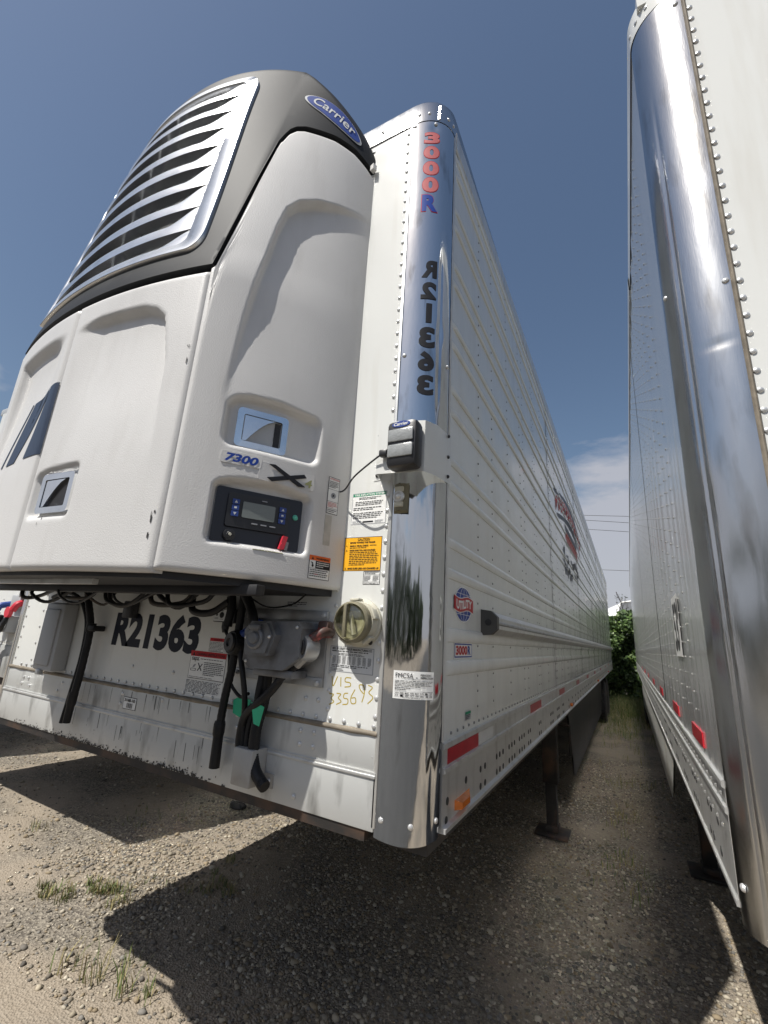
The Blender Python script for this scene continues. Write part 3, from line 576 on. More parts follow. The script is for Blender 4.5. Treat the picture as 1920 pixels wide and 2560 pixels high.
# ---- work lamp and its bracket round the corner
bp = [(-.226, -.003), (-.200, -.003), (-.165, -.10), (.008, -.10), (.012, .0), (.006, .15)]
mb = MB()
zt_ = [2.470, 2.472, 2.455, 2.428, 2.455, 2.475]; zb_ = [2.276, 2.278, 2.262, 2.251, 2.268, 2.288]
for off in (0, .003):
    mb.v += [(x+off*.3, y+off, z) for (x, y), z in zip(bp, zt_)]+[(x+off*.3, y+off, z) for (x, y), z in zip(bp, zb_)]
mb.f = [(i, i+1, i+7, i+6) for i in range(5)]+[(12+i, 18+i, 19+i, 13+i) for i in range(5)]+[(i, 12+i, 13+i, i+1) for i in range(5)]+[(6+i, 7+i, 19+i, 18+i) for i in range(5)]; mb.m = [0]*len(mb.f)
br = mb.build('lamp_bracket', M['white'], T, angle=15)
mb = MB()
for z in (2.295, 2.37, 2.452):
    mb = MB(); mb.dome((-.213, -.004, z), (0, -1, 0), .0075, .007, 8); mb.build('bracket_screw', M['black'], br)
    mb = MB(); mb.dome((.011, .11, z+.01), (1, 0, 0), .0075, .007, 8); mb.build('bracket_screw', M['black'], br)
L1 = MB(); L1.box(-.100, .006, -.165, -.10, 2.252, 2.412, 0, .018); wl_o = L1.build('work_lamp', M['black'], T, angle=40)
mb = MB(); mb.box(-.090, -.004, -.170, -.163, 2.335, 2.378, 0, .004); mb.build('lens', M['lamplens'], wl_o)
mb = MB(); mb.box(-.090, -.004, -.170, -.163, 2.283, 2.326, 0, .004); mb.build('lens', M['lamplens'], wl_o)
mb = MB(); mb.prism([(-.047+.032*math.cos(a*.2618), 2.394+.0105*math.sin(a*.2618)) for a in range(24)], f_face, .160, .1665, 0); put_text(mb, 'Carrier', -.072, -.022, 2.389, 2.400, f_face, .1672, 1, .02, .2); mb.build('badge', [INKM['c'], INKM['w']], wl_o)
mb = MB(); mb.tube([(-.36, -.03, 2.238), (-.31, -.06, 2.235), (-.25, -.10, 2.262), (-.185, -.11, 2.30), (-.13, -.12, 2.325), (-.098, -.13, 2.335)], .0032, 6); mb.build('cable', M['black'], wl_o)
mb = MB(); mb.box(-.145, -.115, -.128, -.105, 2.312, 2.336, 0, .006); mb.build('cable_tie', M['black'], wl_o)

# ---- front stickers
sticker('inflation_label', T, -.311, -.170, 2.118, 2.236, f_face, [('r', .02, .98, .89, .98, 'g'), ('t', 'TIRE INFLATION SYSTEM', .06, .95, .905, .965, 'w', .03), ('l', .2, .85, .77, .86, 2, 'k'), ('l', .1, .9, .58, .73, 3, 'k'), ('l', .05, .95, .43, .54, 2, 'k'), ('l', .05, .95, .17, .38, 4, 'k'), ('r', .35, .65, .05, .10, 'k'), ('l', .05, .3, .03, .12, 3, 'a'), ('l', .7, .95, .03, .12, 3, 'a')], 'w', 'a')
sticker('caution_label', T, -.3305, -.1785, 1.952, 2.072, f_face, [('t', 'CAUTION', .36, .68, .895, .965, 'k', .02), ('r', .36, .68, .880, .887, 'k'), ('t', 'BEFORE TOWING THIS TRAILER', .16, .83, .81, .86, 'k', .04), ('t', '1.', .06, .10, .715, .765, 'k', .03), ('t', 'MAKE A VISUAL CHECK', .16, .66, .715, .765, 'k', .04), ('l', .69, .88, .715, .765, 1, 'k'), ('l', .16, .92, .655, .70, 1, 'k'),
    ('t', '2.', .06, .10, .58, .63, 'k', .03), ('t', 'MAKE SURE YOU ARE COUPLED', .16, .84, .58, .63, 'k', .04), ('l', .16, .95, .15, .565, 8, 'k'), ('t', '3.', .06, .10, .045, .10, 'k', .03), ('t', 'MAKE SURE LEGS ARE CRANKED UP', .14, .95, .045, .10, 'k', .04)], 'y', 'k')
sticker('patent_label', T, -.244, -.1785, 1.905, 1.951, f_face, [('l', .08, .92, .76, .96, 2, 'k'), ('r', 0, 1, .72, .74, 'k'), ('l', .06, .45, .24, .68, 5, 'k'), ('l', .58, .95, .24, .68, 5, 'k'), ('r', 0, 1, .19, .21, 'k'), ('t', 'UTILITY TRAILER MFG. CO.', .06, .94, .05, .14, 'k')], 'w', 'k')
sticker('data_plate', T, -.352, -.183, 1.618, 1.699, f_face, [('t', 'MFD. BY UTILITY TRAILER MANUFACTURING CO.', .05, .96, .86, .95, 'k', .03), ('l', .05, .95, .76, .84, 1, 'k'), ('l', .2, .8, .64, .74, 2, 'k')]+[('l', .07+.115*i, .15+.115*i, .30, .62, 8, 'k') for i in range(8)]+[('l', .06, .9, .16, .28, 2, 'k'), ('l', .04, .35, .04, .14, 2, 'k')], 's', 'a', h=.0016)
def brush(name, strokes, ink, r=.0022, parent=T, y=-.0012):
    mb = MB()
    for st in strokes:
        P_ = spline([(x, y, z) for x, z in st], 5)
        for a, b in zip(P_, P_[1:]):
            d = (b-a).normalized(); n_ = Vector((-d.z, 0, d.x))*r; mb.add([a-n_, a+n_, b+n_, b-n_], [(0, 1, 2, 3)])
    return mb.build(name, INKM[ink], parent, fix=False)
brush('chalk_writing', [[(-.337, 1.602), (-.330, 1.572), (-.315, 1.603)], [(-.302, 1.602), (-.300, 1.573)], [(-.262, 1.603), (-.282, 1.602), (-.284, 1.590), (-.266, 1.588), (-.264, 1.578), (-.285, 1.573)],
    [(-.342, 1.547), (-.325, 1.546), (-.334, 1.534), (-.322, 1.524), (-.340, 1.514)], [(-.314, 1.551), (-.297, 1.550), (-.306, 1.538), (-.294, 1.528), (-.312, 1.517)], [(-.270, 1.556), (-.284, 1.553), (-.285, 1.540), (-.270, 1.538), (-.270, 1.524), (-.288, 1.520)],
    [(-.245, 1.570), (-.258, 1.545), (-.255, 1.528), (-.240, 1.530), (-.242, 1.545), (-.256, 1.543)], [(-.212, 1.560), (-.226, 1.572), (-.230, 1.585), (-.214, 1.584), (-.210, 1.562), (-.217, 1.535)], [(-.198, 1.588), (-.182, 1.582), (-.194, 1.566), (-.178, 1.553), (-.196, 1.533)]], 'h', .0017)
mb = MB(); put_text(mb, 'R21363', -1.585, -.999, 1.618, 1.773, f_face, .0014, 0, .05, .04); mb.build('fleet_number', INKM['n'], T, fix=False)
sticker('warning_label', T, -.934, -.843, 1.638, 1.690, f_face, [('r', 0, 1, .76, 1, 'r'), ('t', 'WARNING', .25, .75, .80, .93, 'k'), ('l', .05, .95, .05, .72, 7, 'k')], 'w', 'k')
sticker('cleaning_label', T, -1.031, -.830, 1.530, 1.635, f_face, [('r', 0, 1, .80, 1, 'r'), ('p', [(.05, .83), (.13, .83), (.09, .95)], 'k'), ('t', 'CLEANING INSTRUCTIONS', .16, .96, .84, .94, 'k', .02), ('t', 'sapa:', .05, .27, .60, .77, 'k', .008), ('l', .30, .97, .69, .74, 1, 'k'), ('l', .42, .97, .13, .63, 8, 'k'), ('r', .05, .20, .27, .36, 'k'), ('r', .065, .185, .285, .345, 'w'), ('p', [(.24, .56), (.26, .57), (.37, .30), (.35, .29)], 'k'), ('p', [(.36, .55), (.38, .54), (.26, .28), (.24, .29)], 'k'), ('p', [(.10, .38), (.12, .47), (.16, .52), (.19, .50), (.15, .40)], 'a'), ('l', .04, .95, .04, .08, 1, 'k')], 'w', 'k')
sticker('instruction_label', T, -1.040, -.832, 1.473, 1.526, f_face, [('l', .02, .98, .06, .96, 10, 'k')], 'w')
sticker('barcode_sticker', T, -1.400, -1.311, 1.368, 1.4165, lambda x, z, h: (x, -.006-h, z), [('t', '3168-10', .10, .9, .62, .88, 'k', .03)]+[('r', .3+.045*i, .3+.045*i+(.014 if i % 3 else .03), .12, .52, 'k') for i in range(10)], 'w', 'k')
sticker('notice_print', T, -.56, -.47, 1.822, 1.842, f_face, [('l', .0, 1, 0, 1, 3, 'k')], 's')

# ---- electrical plate, socket box, gladhands, hoses
mb = MB(); mb.box(-.765, -.367, -.012, -.001, 1.562, 1.812, 0, .003); mb.box(-.765, -.367, -.016, -.011, 1.775, 1.812, 0, .002); mb.box(-.765, -.367, -.016, -.011, 1.562, 1.592, 0, .002); cpl = mb.build('connector_plate', M['steel'], T)
mb = MB()
for x, z in [(-.38, 1.795), (-.385, 1.575), (-.752, 1.795), (-.752, 1.577)]: mb.lathe([(.009, 0), (.009, .006), (.004, .008)], (x, -.016, z), (0, -1, 0), 6)
mb.build('plate_bolt', M['rivet'], cpl)
bxp = [(-.632, 1.632), (-.600, 1.608), (-.455, 1.612), (-.392, 1.655), (-.392, 1.748), (-.408, 1.768), (-.598, 1.762), (-.632, 1.735)]
mb = MB(); mb.prism(bxp, f_face, .012, .12); sb = mb.build('socket_box', M['zinc'], T, angle=20)
hx = [(-.578, 1.735), (-.552, 1.762), (-.470, 1.764), (-.442, 1.722), (-.466, 1.655), (-.565, 1.652)]
mb = MB(); mb.prism([(x-.03, z) for x, z in hx], f_face, .12, .150); mb.prism([(-.545+(x+.512)*.88, 1.71+(z-1.71)*.88) for x, z in hx], f_face, .15, .158); fp = mb.build('socket_face', M['zinc'], sb, angle=20)
mb = MB(); mb.lathe([(.036, 0), (.036, .010), (.030, .014), (.020, .010), (.017, .018), (.006, .020)], (-.550, -.156, 1.708), (0, -1, 0), 24); mb.box(-.572, -.528, -.175, -.156, 1.735, 1.752, 0, .004); mb.build('socket_lid', M['zinc'], sb)
mb = MB()
for x, z in [(-.592, 1.708), (-.492, 1.715), (-.41, 1.75), (-.615, 1.63)]: mb.dome((x, -.158 if x < -.45 and x > -.6 else -.121, z), (0, -1, 0), .006, .005, 8)
mb.build('screw', M['rivet'], sb)
mb = MB(); mb.box(-.60, -.43, -.10, -.012, 1.585, 1.612, 0, .008); mb.build('box_base', M['zinc'], sb)
def gladhand(x, z, mats, par):
    mb = MB(); mb.tube([(x+.05, -.012, z+.04), (x+.045, -.05, z+.042), (x+.015, -.075, z+.015)], .017, 12); mb.box(x+.015, x+.06, -.05, -.012, z+.022, z+.078, 0, .010); g_ = mb.build('gladhand', mats[0], par)
    mb = MB(); mb.lathe([(.044, -.04), (.044, 0), (.040, .012), (.036, .012)], (x-.01, -.085, z-.012), (-.25, -1, .05), 24); mb.build('body', M['steel'] if mats[0] is M['gladred'] else M['rubber'], g_)
    mb = MB(); mb.lathe([(.033, 0), (.031, .008), (.016, .008), (.013, .002), (.005, .003)], (x-.014, -.098, z-.011), (-.25, -1, .05), 20); mb.build('seal', M['black'], g_)
    mb = MB(); mb.box(x-.070, x-.035, -.075, -.055, z-.055, z-.015, 0, .006); mb.build('latch', M['steel'], g_); return g_
gladhand(-.398, 1.700, [M['gladred']], T); gladhand(-.71, 1.695, [M['blue']], T)
def hose(name, pts, r, parent=T, m='rubber', corr=False, sm=8, n=12):
    mb = MB(); mb.tube(pts, r, n, smooth=sm, rfn=(lambda t, i: 1+.06*(i % 2)) if corr else None); return mb.build(name, M[m], parent, angle=50)
hose('air_hose', [(-.395, -.075, 1.672), (-.41, -.08, 1.645), (-.44, -.085, 1.615), (-.52, -.075, 1.555), (-.60, -.06, 1.48), (-.625, -.055, 1.40), (-.618, -.055, 1.30)], .010)
mb = MB(); mb.tube([(-.388, -.08, 1.68), (-.402, -.082, 1.655), (-.425, -.085, 1.63)], .015, 10); mb.build('hose_fitting', M['galv'], T)
hose('air_hose', [(-.69, -.075, 1.665), (-.678, -.08, 1.63), (-.655, -.085, 1.58), (-.64, -.075, 1.50), (-.645, -.06, 1.42), (-.635, -.055, 1.30)], .010)
hose('power_cable', [(-.50, -.06, 1.60), (-.505, -.075, 1.565), (-.555, -.08, 1.51), (-.635, -.065, 1.45), (-.655, -.058, 1.38), (-.650, -.055, 1.30)], .0145)
hose('power_cable', [(-.585, -.06, 1.60), (-.588, -.065, 1.52), (-.60, -.05, 1.44), (-.598, -.05, 1.30)], .014)
hose('corrugated_hose', [(-.575, -.05, 1.60), (-.580, -.045, 1.5), (-.585, -.06, 1.42), (-.585, -.06, 1.34), (-.570, -.062, 1.295), (-.535, -.066, 1.265), (-.510, -.072, 1.255)], .0185, corr=True, sm=14, n=14)
hose('thin_cable', [(-.82, -.03, 1.755), (-.815, -.05, 1.73), (-.79, -.05, 1.70), (-.765, -.05, 1.62), (-.755, -.045, 1.55), (-.70, -.04, 1.50), (-.65, -.05, 1.515)], .006)
mb = MB(); mb.lathe([(.013, -.02), (.015, 0), (.011, .02)], (-.815, -.045, 1.735), (.1, 0, -1), 12); mb.build('cable_gland', M['black'], T)
hose('wire', [(-.66, -.03, 1.36), (-.665, -.035, 1.38), (-.662, -.03, 1.41)], .0018, m='green')
mb = MB(); mb.box(-.650, -.566, -.085, -.009, 1.238, 1.352, 0, .006); mb.box(-.566, -.528, -.014, -.009, 1.232, 1.275); mb.build('conduit_cover', M['galv'], T)
mb = MB(); mb.dome((-.546, -.014, 1.254), (0, -1, 0), .008, .006, 10); mb.build('cover_screw', M['rivet'], T)
mb = MB(); mb.prism([(-.735, 1.483), (-.703, 1.501), (-.650, 1.491), (-.672, 1.428), (-.699, 1.431), (-.730, 1.440)], f_face, .030, .0315); gcd = mb.build('green_card', M['green'], T)
mb = MB(); mb.prism([(-.600, 1.497), (-.561, 1.493), (-.541, 1.488), (-.554, 1.427), (-.579, 1.432)], f_face, .083, .0845); mb.build('card_flap', M['green'], gcd)
d = hose('drain_hose', [(-.735, -.05, 1.86), (-.738, -.05, 1.75), (-.745, -.05, 1.60), (-.760, -.05, 1.49), (-.766, -.05, 1.385)], .0145, corr=True, sm=12)
mb = MB(); mb.lathe([(.018, 0), (.0205, .01), (.0205, .04), (.018, .05)], (-.767, -.05, 1.41), (0, 0, -1), 18); mb.lathe([(.0175, .05), (.0185, .15), (.016, .151)], (-.767, -.05, 1.41), (.02, 0, -1), 18); mb.build('hose_end', M['rubber'], d)
d = hose('drain_hose', [(-2.09, -.05, 1.825), (-1.95, -.06, 1.85), (-1.83, -.06, 1.825), (-1.765, -.055, 1.77), (-1.725, -.05, 1.69), (-1.715, -.05, 1.55), (-1.735, -.05, 1.40), (-1.755, -.05, 1.265)], .010)
d = hose('drain_hose', [(-1.765, -.06, 1.86), (-1.735, -.06, 1.80), (-1.695, -.05, 1.69), (-1.69, -.05, 1.55), (-1.70, -.05, 1.42), (-1.715, -.05, 1.36)], .0155, corr=True, sm=10)
mb = MB(); mb.lathe([(.021, 0), (.022, .035), (.020, .04)], (-1.69, -.05, 1.71), (0, 0, -1), 16); mb.box(-1.69, -1.635, -.070, -.01, 1.675, 1.70, 0, .006); mb.build('hose_clamp', M['rubber'], d)
mb = MB(); mb.lathe([(.020, .31), (.020, .36), (.017, .37), (.016, .44)], (-1.69, -.05, 1.71), (-.06, 0, -1), 16); mb.build('hose_end', M['rubber'], d)
mb = MB(); mb.box(-.878, -.80, -.055, -.001, 1.752, 1.803, 0, .004); mb.box(-.80, -.77, -.05, -.001, 1.75, 1.80, 0, .006); sbx = mb.build('sensor_box', M['black'], T)
sticker('sensor_face', sbx, -.874, -.804, 1.756, 1.800, lambda x, z, h: (x, -.055-h, z), [('l', .1, .8, .82, .94, 1, 'k'), ('p', [(.62+.17*math.cos(a*.5236), .52+.27*math.sin(a*.5236)) for a in range(12)], 'k'), ('p', [(.25+.06*math.cos(a*.5236), .52+.1*math.sin(a*.5236)) for a in range(12)], 'k'), ('l', .1, .4, .12, .3, 2, 'k'), ('l', .5, .8, .1, .22, 1, 'k')], 's')
# document canister
C0 = (-.237, -.002, 1.779)
mb = MB(); mb.lathe([(.078, 0), (.078, .012), (.069, .016), (.067, .046), (.058, .048)], C0, (0, -1, 0), 40); can = mb.build('document_canister', M['beige'], T)
mb = MB()
for k in range(5):
    a = k*1.2566+.4; mb.obox((C0[0]+math.cos(a)*.073, -.036, C0[2]+math.sin(a)*.072), (-math.sin(a), 0, math.cos(a)), (0, 1, 0), (math.cos(a), 0, math.sin(a)), .034, .03, .008, 0, .002)
mb.build('canister_lug', M['beige'], can)
mb = MB(); mb.lathe([(.065, .042), (.064, .070), (.057, .078), (.054, .073), (.054, .045)], C0, (0, -1, 0), 40, close=False); mb.build('canister_ring', M['olive'], can)
mb = MB(); mb.lathe([(.055, .072), (.050, .080), (.030, .084), (.008, .085)], C0, (0, -1, 0), 32); mb.build('canister_lid', M['lens'], can)
mb = MB(); mb.obox((C0[0]-.010, -.090, C0[2]+.002), (1, 0, 0), (0, 1, 0), (0, 0, 1), .012, .014, .104, 0, .003); mb.build('lid_handle', M['olive'], can)
mb = MB(); mb.lathe([(.052, .030), (.05, .046), (.035, .052), (.012, .045)], C0, (0, -1, 0), 24); mb.tube([(C0[0]+.012, -.066, C0[2]-.04), (C0[0]-.005, -.068, C0[2]+.02)], .009, 8, smooth=0); mb.build('rolled_papers', M['paper'], can)
mb = MB(); mb.dome((C0[0]+.045, -.016, C0[2]-.06), (0, -1, 0), .009, .006, 10); mb.dome((C0[0]-.045, -.016, C0[2]+.058), (0, -1, 0), .009, .006, 10); mb.build('canister_screw', M['rustleg'], can)
# manual box at the left
mb = MB(); mb.box(-2.085, -1.905, -.075, -.001, 1.468, 1.795, 0, .016); mb.box(-2.062, -1.928, -.085, -.07, 1.495, 1.765, 0, .010); bx_ = mb.build('manual_box', M['ltgrey'], T)
mb = MB(); mb.box(-2.03, -1.99, -.08, -.06, 1.45, 1.475, 0, .004); mb.build('box_latch', M['steel'], bx_); mb = MB(); mb.box(-2.06, -1.93, -.06, -.03, 1.795, 1.81, 0, .004); mb.build('box_hinge', M['steel'], bx_)

# ---- side decals
def globe(parent):
    mb = MB(); cy, cz, ry, rz = .333, 1.874, .098, .062
    el = lambda a, k=1: (cy+ry*k*math.cos(a), cz+rz*k*math.sin(a))
    mb.prism([el(i*.2618, 1.06) for i in range(24)], f_side, .003, .0038, 1); mb.prism([el(i*.2618) for i in range(24)], f_side, .003, .0044, 0)
    for k in (-.5, 0, .5):
        pts = [(cy+ry*k*math.cos(t), cz+rz*math.sin(t)) for t in [(-1.5+3*i/12) for i in range(13)]]
        for a, b in zip(pts, pts[1:]): mb.add([(.005, a[0]-.002, a[1]), (.005, a[0]+.002, a[1]), (.005, b[0]+.002, b[1]), (.005, b[0]-.002, b[1])], [(0, 1, 2, 3)], 1)
    for q in (-.6, .6):
        w_ = math.sqrt(1-q*q)*ry; mb.add([(.005, cy-w_, cz+rz*q-.001), (.005, cy+w_, cz+rz*q-.001), (.005, cy+w_, cz+rz*q+.001), (.005, cy-w_, cz+rz*q+.001)], [(0, 1, 2, 3)], 1)
    wv = lambda y: .006*math.sin((y-cy)/ry*3)
    ys = [cy-.112+.224*i/12 for i in range(13)]
    mb.prism([(y, cz-.027+wv(y)) for y in ys]+[(y, cz+.027+wv(y)) for y in ys[::-1]], f_side, .004, .0056, 1); mb.prism([(y, cz-.024+wv(y)) for y in ys]+[(y, cz+.024+wv(y)) for y in ys[::-1]], f_side, .004, .0062, 2)
    put_text(mb, 'UTILITY', cy-.092, cy+.092, cz-.016, cz+.016, lambda y, z, h: f_side(y, z+wv(y), h), .0070, 1, .045)
    mb.build('globe_logo', [INKM['b'], INKM['w'], INKM['r']], parent, fix=False)
globe(T)
sticker('model_badge', T, .234, .445, 1.681, 1.737, f_side, [('r', .02, .98, .07, .93, 'b'), ('r', .045, .955, .15, .85, 'w'), ('t', '3000', .08, .70, .22, .80, 'r', .05), ('t', 'R', .72, .90, .22, .80, 'b', .05)], 'w', h=.003)
# faded arched emblem far along the side
mb = MB()
def band(pts_top, pts_bot, mi, h=.0035):
    n = len(pts_top); nz_ = max(2, int(abs(pts_top[0][1]-pts_bot[0][1])/.006))
    def rib(z):
        return max([0]+[.0095*math.sin((z-(r-.019))/.038*math.pi)**.8 for r in RIBS if abs(z-r) < .0189])
    V_ = []
    for j in range(nz_+1):
        for p, q in zip(pts_top, pts_bot):
            y, z = p[0]+(q[0]-p[0])*j/nz_, p[1]+(q[1]-p[1])*j/nz_; V_.append((rib(z)+h, y, z))
    mb.add(V_, [(j*n+i, j*n+i+1, (j+1)*n+i+1, (j+1)*n+i) for j in range(nz_) for i in range(n-1)], mi)
arc = lambda y, z0: z0+.20*math.sin(min(1, max(0, (y-3.1)/3.0))*math.pi*.98)*1.0
ys = [3.11+2.9*i/16 for i in range(17)]
band([(y, arc(y, 3.24)) for y in ys], [(y, arc(y, 3.20)) for y in ys], 0)
for k in range(12):
    y = 3.2+.225*k; b0, b1 = arc(y, 3.03), arc(y, 3.185)
    band([(y, b1), (y+.05, b1)], [(y, b0), (y+.05, b0)], 1, .004); band([(y+.09, arc(y+.1, 3.185)), (y+.17, arc(y+.15, 3.185))], [(y+.05, arc(y, 3.11-.03*(k % 3))), (y+.13, arc(y+.1, 3.04))], 1, .004)
band([(y, arc(y, 3.0)) for y in ys[1:-1]], [(y, arc(y, 2.95)) for y in ys[1:-1]], 0)
band([(3.95+.15*i, 3.09) for i in range(10)], [(3.95+.15*i, 3.03) for i in range(10)], 2)
band([(3.95+.15*i, 3.015) for i in range(10)], [(3.98+.15*i, 2.885) for i in range(10)], 3)
for k in range(9): band([(4.0+.15*k, 3.0), (4.07+.15*k, 3.0)], [(4.02+.15*k, 2.9), (4.09+.15*k, 2.9)], 1, .0042)
for k in range(34):
    y = random.uniform(3.65, 5.3); z = 2.82-random.random()*.4*(1-abs(y-4.4)/1.6); w_ = random.uniform(.03, .14)
    band([(y, z), (y+w_, z+random.uniform(-.03, .03))], [(y+random.uniform(-.04, .04), z-random.uniform(.03, .12)), (y+w_*.8, z-random.uniform(.03, .10))], 4 if k % 3 else 2, .004+.00002*k)
mb.build('arched_emblem', [INKM['d'], INKM['r'], INKM['d'], INKM['p'], INKM['n']], T, fix=False)
# ---- running gear
landing_leg(T, -.24, 3.95, 1); landing_leg(T, -2.36, 3.95, -1)
mb = MB(); mb.tube([(-.24, 3.9, 1.0), (-.06, 3.9, 1.0), (-.05, 3.92, .97), (-.05, 3.95, .72)], .012, 8, smooth=3); mb.build('crank_handle', M['rustleg'], T)
mb = MB(); mb.add([(-.10, 4.3, ZB-.02), (-.10, 4.75, .36), (-.14, 11.2, .34), (-.10, 11.2, ZB-.02)], [(0, 1, 2, 3)]); mb.add([(-.115, 4.3, ZB-.02), (-.115, 4.75, .36), (-.155, 11.2, .34), (-.115, 11.2, ZB-.02)], [(3, 2, 1, 0)]); mb.build('side_skirt', M['skirt'], T)
for y in (12.35, 13.6): wheel_axle(T, y, [(-.20, 1), (-.53, 1), (-2.07, -1), (-2.40, -1)])

# ================================================================== REFRIGERATION UNIT
U = thing('refrigeration_unit', 'white reefer cooling unit with chrome slatted grille on the trailer front', 'cooling unit', (-1.3, -.3, 1.85))
def lean(z): return 1-.4*max(0, z-2.93)*sst(2.85, 3.1, z)
PA, PB, PC = Vector((-.645, -.515)), Vector((-.40, -.27)), Vector((-.332, 0))
_pl = [(1-a)**2*PA+2*a*(1-a)*PB+a*a*PC for a in [i/200 for i in range(201)]]; _ll = [0]
for a, b in zip(_pl, _pl[1:]): _ll.append(_ll[-1]+(b-a).length)
SLEN = _ll[-1]
def side_raw(s):
    i = int(np.searchsorted(_ll, min(max(s, 0), SLEN)))-1; i = min(199, max(0, i)); t = (min(max(s, 0), SLEN)-_ll[i])/(_ll[i+1]-_ll[i]); p = _pl[i].lerp(_pl[i+1], t); d = (_pl[i+1]-_pl[i]).normalized()
    return p, Vector((d.y, -d.x))
def side_pt(s, z, h=0.0, mir=False):
    p, n = side_raw(s); x, y = p.x+n.x*h, p.y*lean(z)+n.y*h
    return (-2.6-x if mir else x, y, z)
def front_pt(x, z, h=0.0):
    u = (x+1.3)/.655; b = .085+.085*sst(0, 1, (z-2.93)/1.2); nx = .25*u*b/.085*.4
    return (x+nx*h, -.515*lean(z)-b*(1-min(1.2, abs(u))**2)-h, z)
TOPT = [(0, 2.945), (.014, 2.95), (.020, 3.2), (.028, 3.5), (.042, 3.74), (.068, 3.835), (.10, 3.868), (.14, 3.877), (.317, 3.865), (.45, 3.835), (.551, 3.793), (SLEN, 3.765)]
def side_top(s): return lerp_tab(TOPT, s)
def edge_round(d, r=.016, k=.012): return 0 if d > r else -k*(1-math.sqrt(max(0, 1-(1-max(0, d)/r)**2)))
def rr_in(x, z, x0, x1, z0, z1, r):          # signed distance inside a rounded rectangle (positive inside)
    cx, cz, hx, hz = (x0+x1)/2, (z0+z1)/2, (x1-x0)/2-r, (z1-z0)/2-r; qx, qz = abs(x-cx)-hx, abs(z-cz)-hz
    return r-(math.hypot(max(qx, 0), max(qz, 0))+min(max(qx, qz), 0))
def side_disp(s, z):
    h = edge_round(min(s*.9, z-1.884, side_top(s)-z if s > .05 else 1)) + edge_round((side_top(s)-z) if s > .05 else 1, .03, .006)
    # scoop: arch whose lip is crisp at the top left and dies out below and to the right
    left = lerp_tab([(2.5, .105), (2.78, .128), (2.96, .150), (3.24, .158), (3.36, .172), (3.43, .215), (3.46, .28), (3.49, .40)], z)
    top = lerp_tab([(.12, 2.8), (.16, 3.25), (.175, 3.36), (.22, 3.425), (.30, 3.465), (.40, 3.488), (.61, 3.52)], s)
    d = min((s-left), (top-z)*.8); m = sst(0, .022, d); fade = sst(2.35, 3.15, z)*sst(.66, .22, s)
    h -= .040*m*fade
    m = sst(0, .022, rr_in(s, z, .122, .47, 2.297, lerp_tab([(.12, 2.475), (.2, 2.497), (.3, 2.50), (.44, 2.485)], s), .04)); h -= .034*m*sst(.53, .40, s)
    m = sst(0, .016, rr_in(s, z, .122, .456, 1.978, lerp_tab([(.12, 2.178), (.18, 2.196), (.32, 2.207), (.45, 2.185)], s), .024)); h -= .034*m
    return h
def side_patch(name, mir):
    mb = MB(); nu, nv = 96, 250
    def f(u, v):
        s = .0015+(SLEN-.0015)*u; z0 = 1.884; z1 = side_top(max(s, .03)) if s < .03 else side_top(s); z1 = side_top(s); z = z0+(z1-z0)*v
        return side_pt(s, z, side_disp(s, z), mir)
    mb.grid(f, nu, nv)
    # returned edges
    for fn in (lambda u, v: side_pt(.0015, 1.884+(2.945-1.884)*u, -.012-.05*v, mir), lambda u, v: side_pt(.0015+(SLEN-.0015)*u, 1.884, -.012-.05*v, mir)): mb.grid(fn, 40, 1)
    return mb.build(name, M['plastic'], U, angle=70, fix=False)
sdoor = side_patch('side_door', False); sdoor['label'] = 'right side door with control panel'
side_patch('side_door', True)
def door_disp(x, z, x0, x1):
    h = edge_round(min(x-x0, x1-x, z-1.875, 2.935-z), .02, .014)
    if x0 > -1.31:      # right leaf
        top = lerp_tab([(-1.29, 2.825), (-1.127, 2.845), (-.90, 2.835), (-.84, 2.814), (-.80, 2.777), (-.775, 2.7)], x); rt = lerp_tab([(2.19, -.728), (2.585, -.752), (2.72, -.782), (2.80, -.80)], z)
        d = min((top-z)*.7, rt-x); h -= .034*sst(0, .020, d)*sst(2.15, 2.75, z)*sst(-1.285, -1.12, x)
        m = sst(0, .02, rr_in(x, z, -1.275, -1.03, 2.045, lerp_tab([(-1.27, 2.22), (-1.2, 2.235), (-1.05, 2.245)], x), .03)); h -= .024*m*sst(-1.0, -1.06, x)
    else:
        d = min((2.84-z)*.7, x+1.83); h -= .034*sst(0, .03, d)*sst(2.15, 2.75, z)*sst(-1.32, -1.5, x)
    return h
for x0, x1 in ((-1.296, -.649), (-1.951, -1.304)):
    mb = MB(); mb.grid(lambda u, v: front_pt(x0+(x1-x0)*u, 1.875+1.06*v, door_disp(x0+(x1-x0)*u, 1.875+1.06*v, x0, x1)), 72, 110)
    for xe in (x0, x1): mb.grid(lambda u, v: front_pt(xe, 1.875+1.06*u, -.014-.05*v), 30, 1)
    for ze in (1.875, 2.935): mb.grid(lambda u, v: front_pt(x0+(x1-x0)*u, ze, -.014-.05*v), 30, 1)
    o = mb.build('front_door', M['plastic'], U, angle=70, fix=False); 
    if x0 > -1.3: fdoor = o
    else: ldoor = o
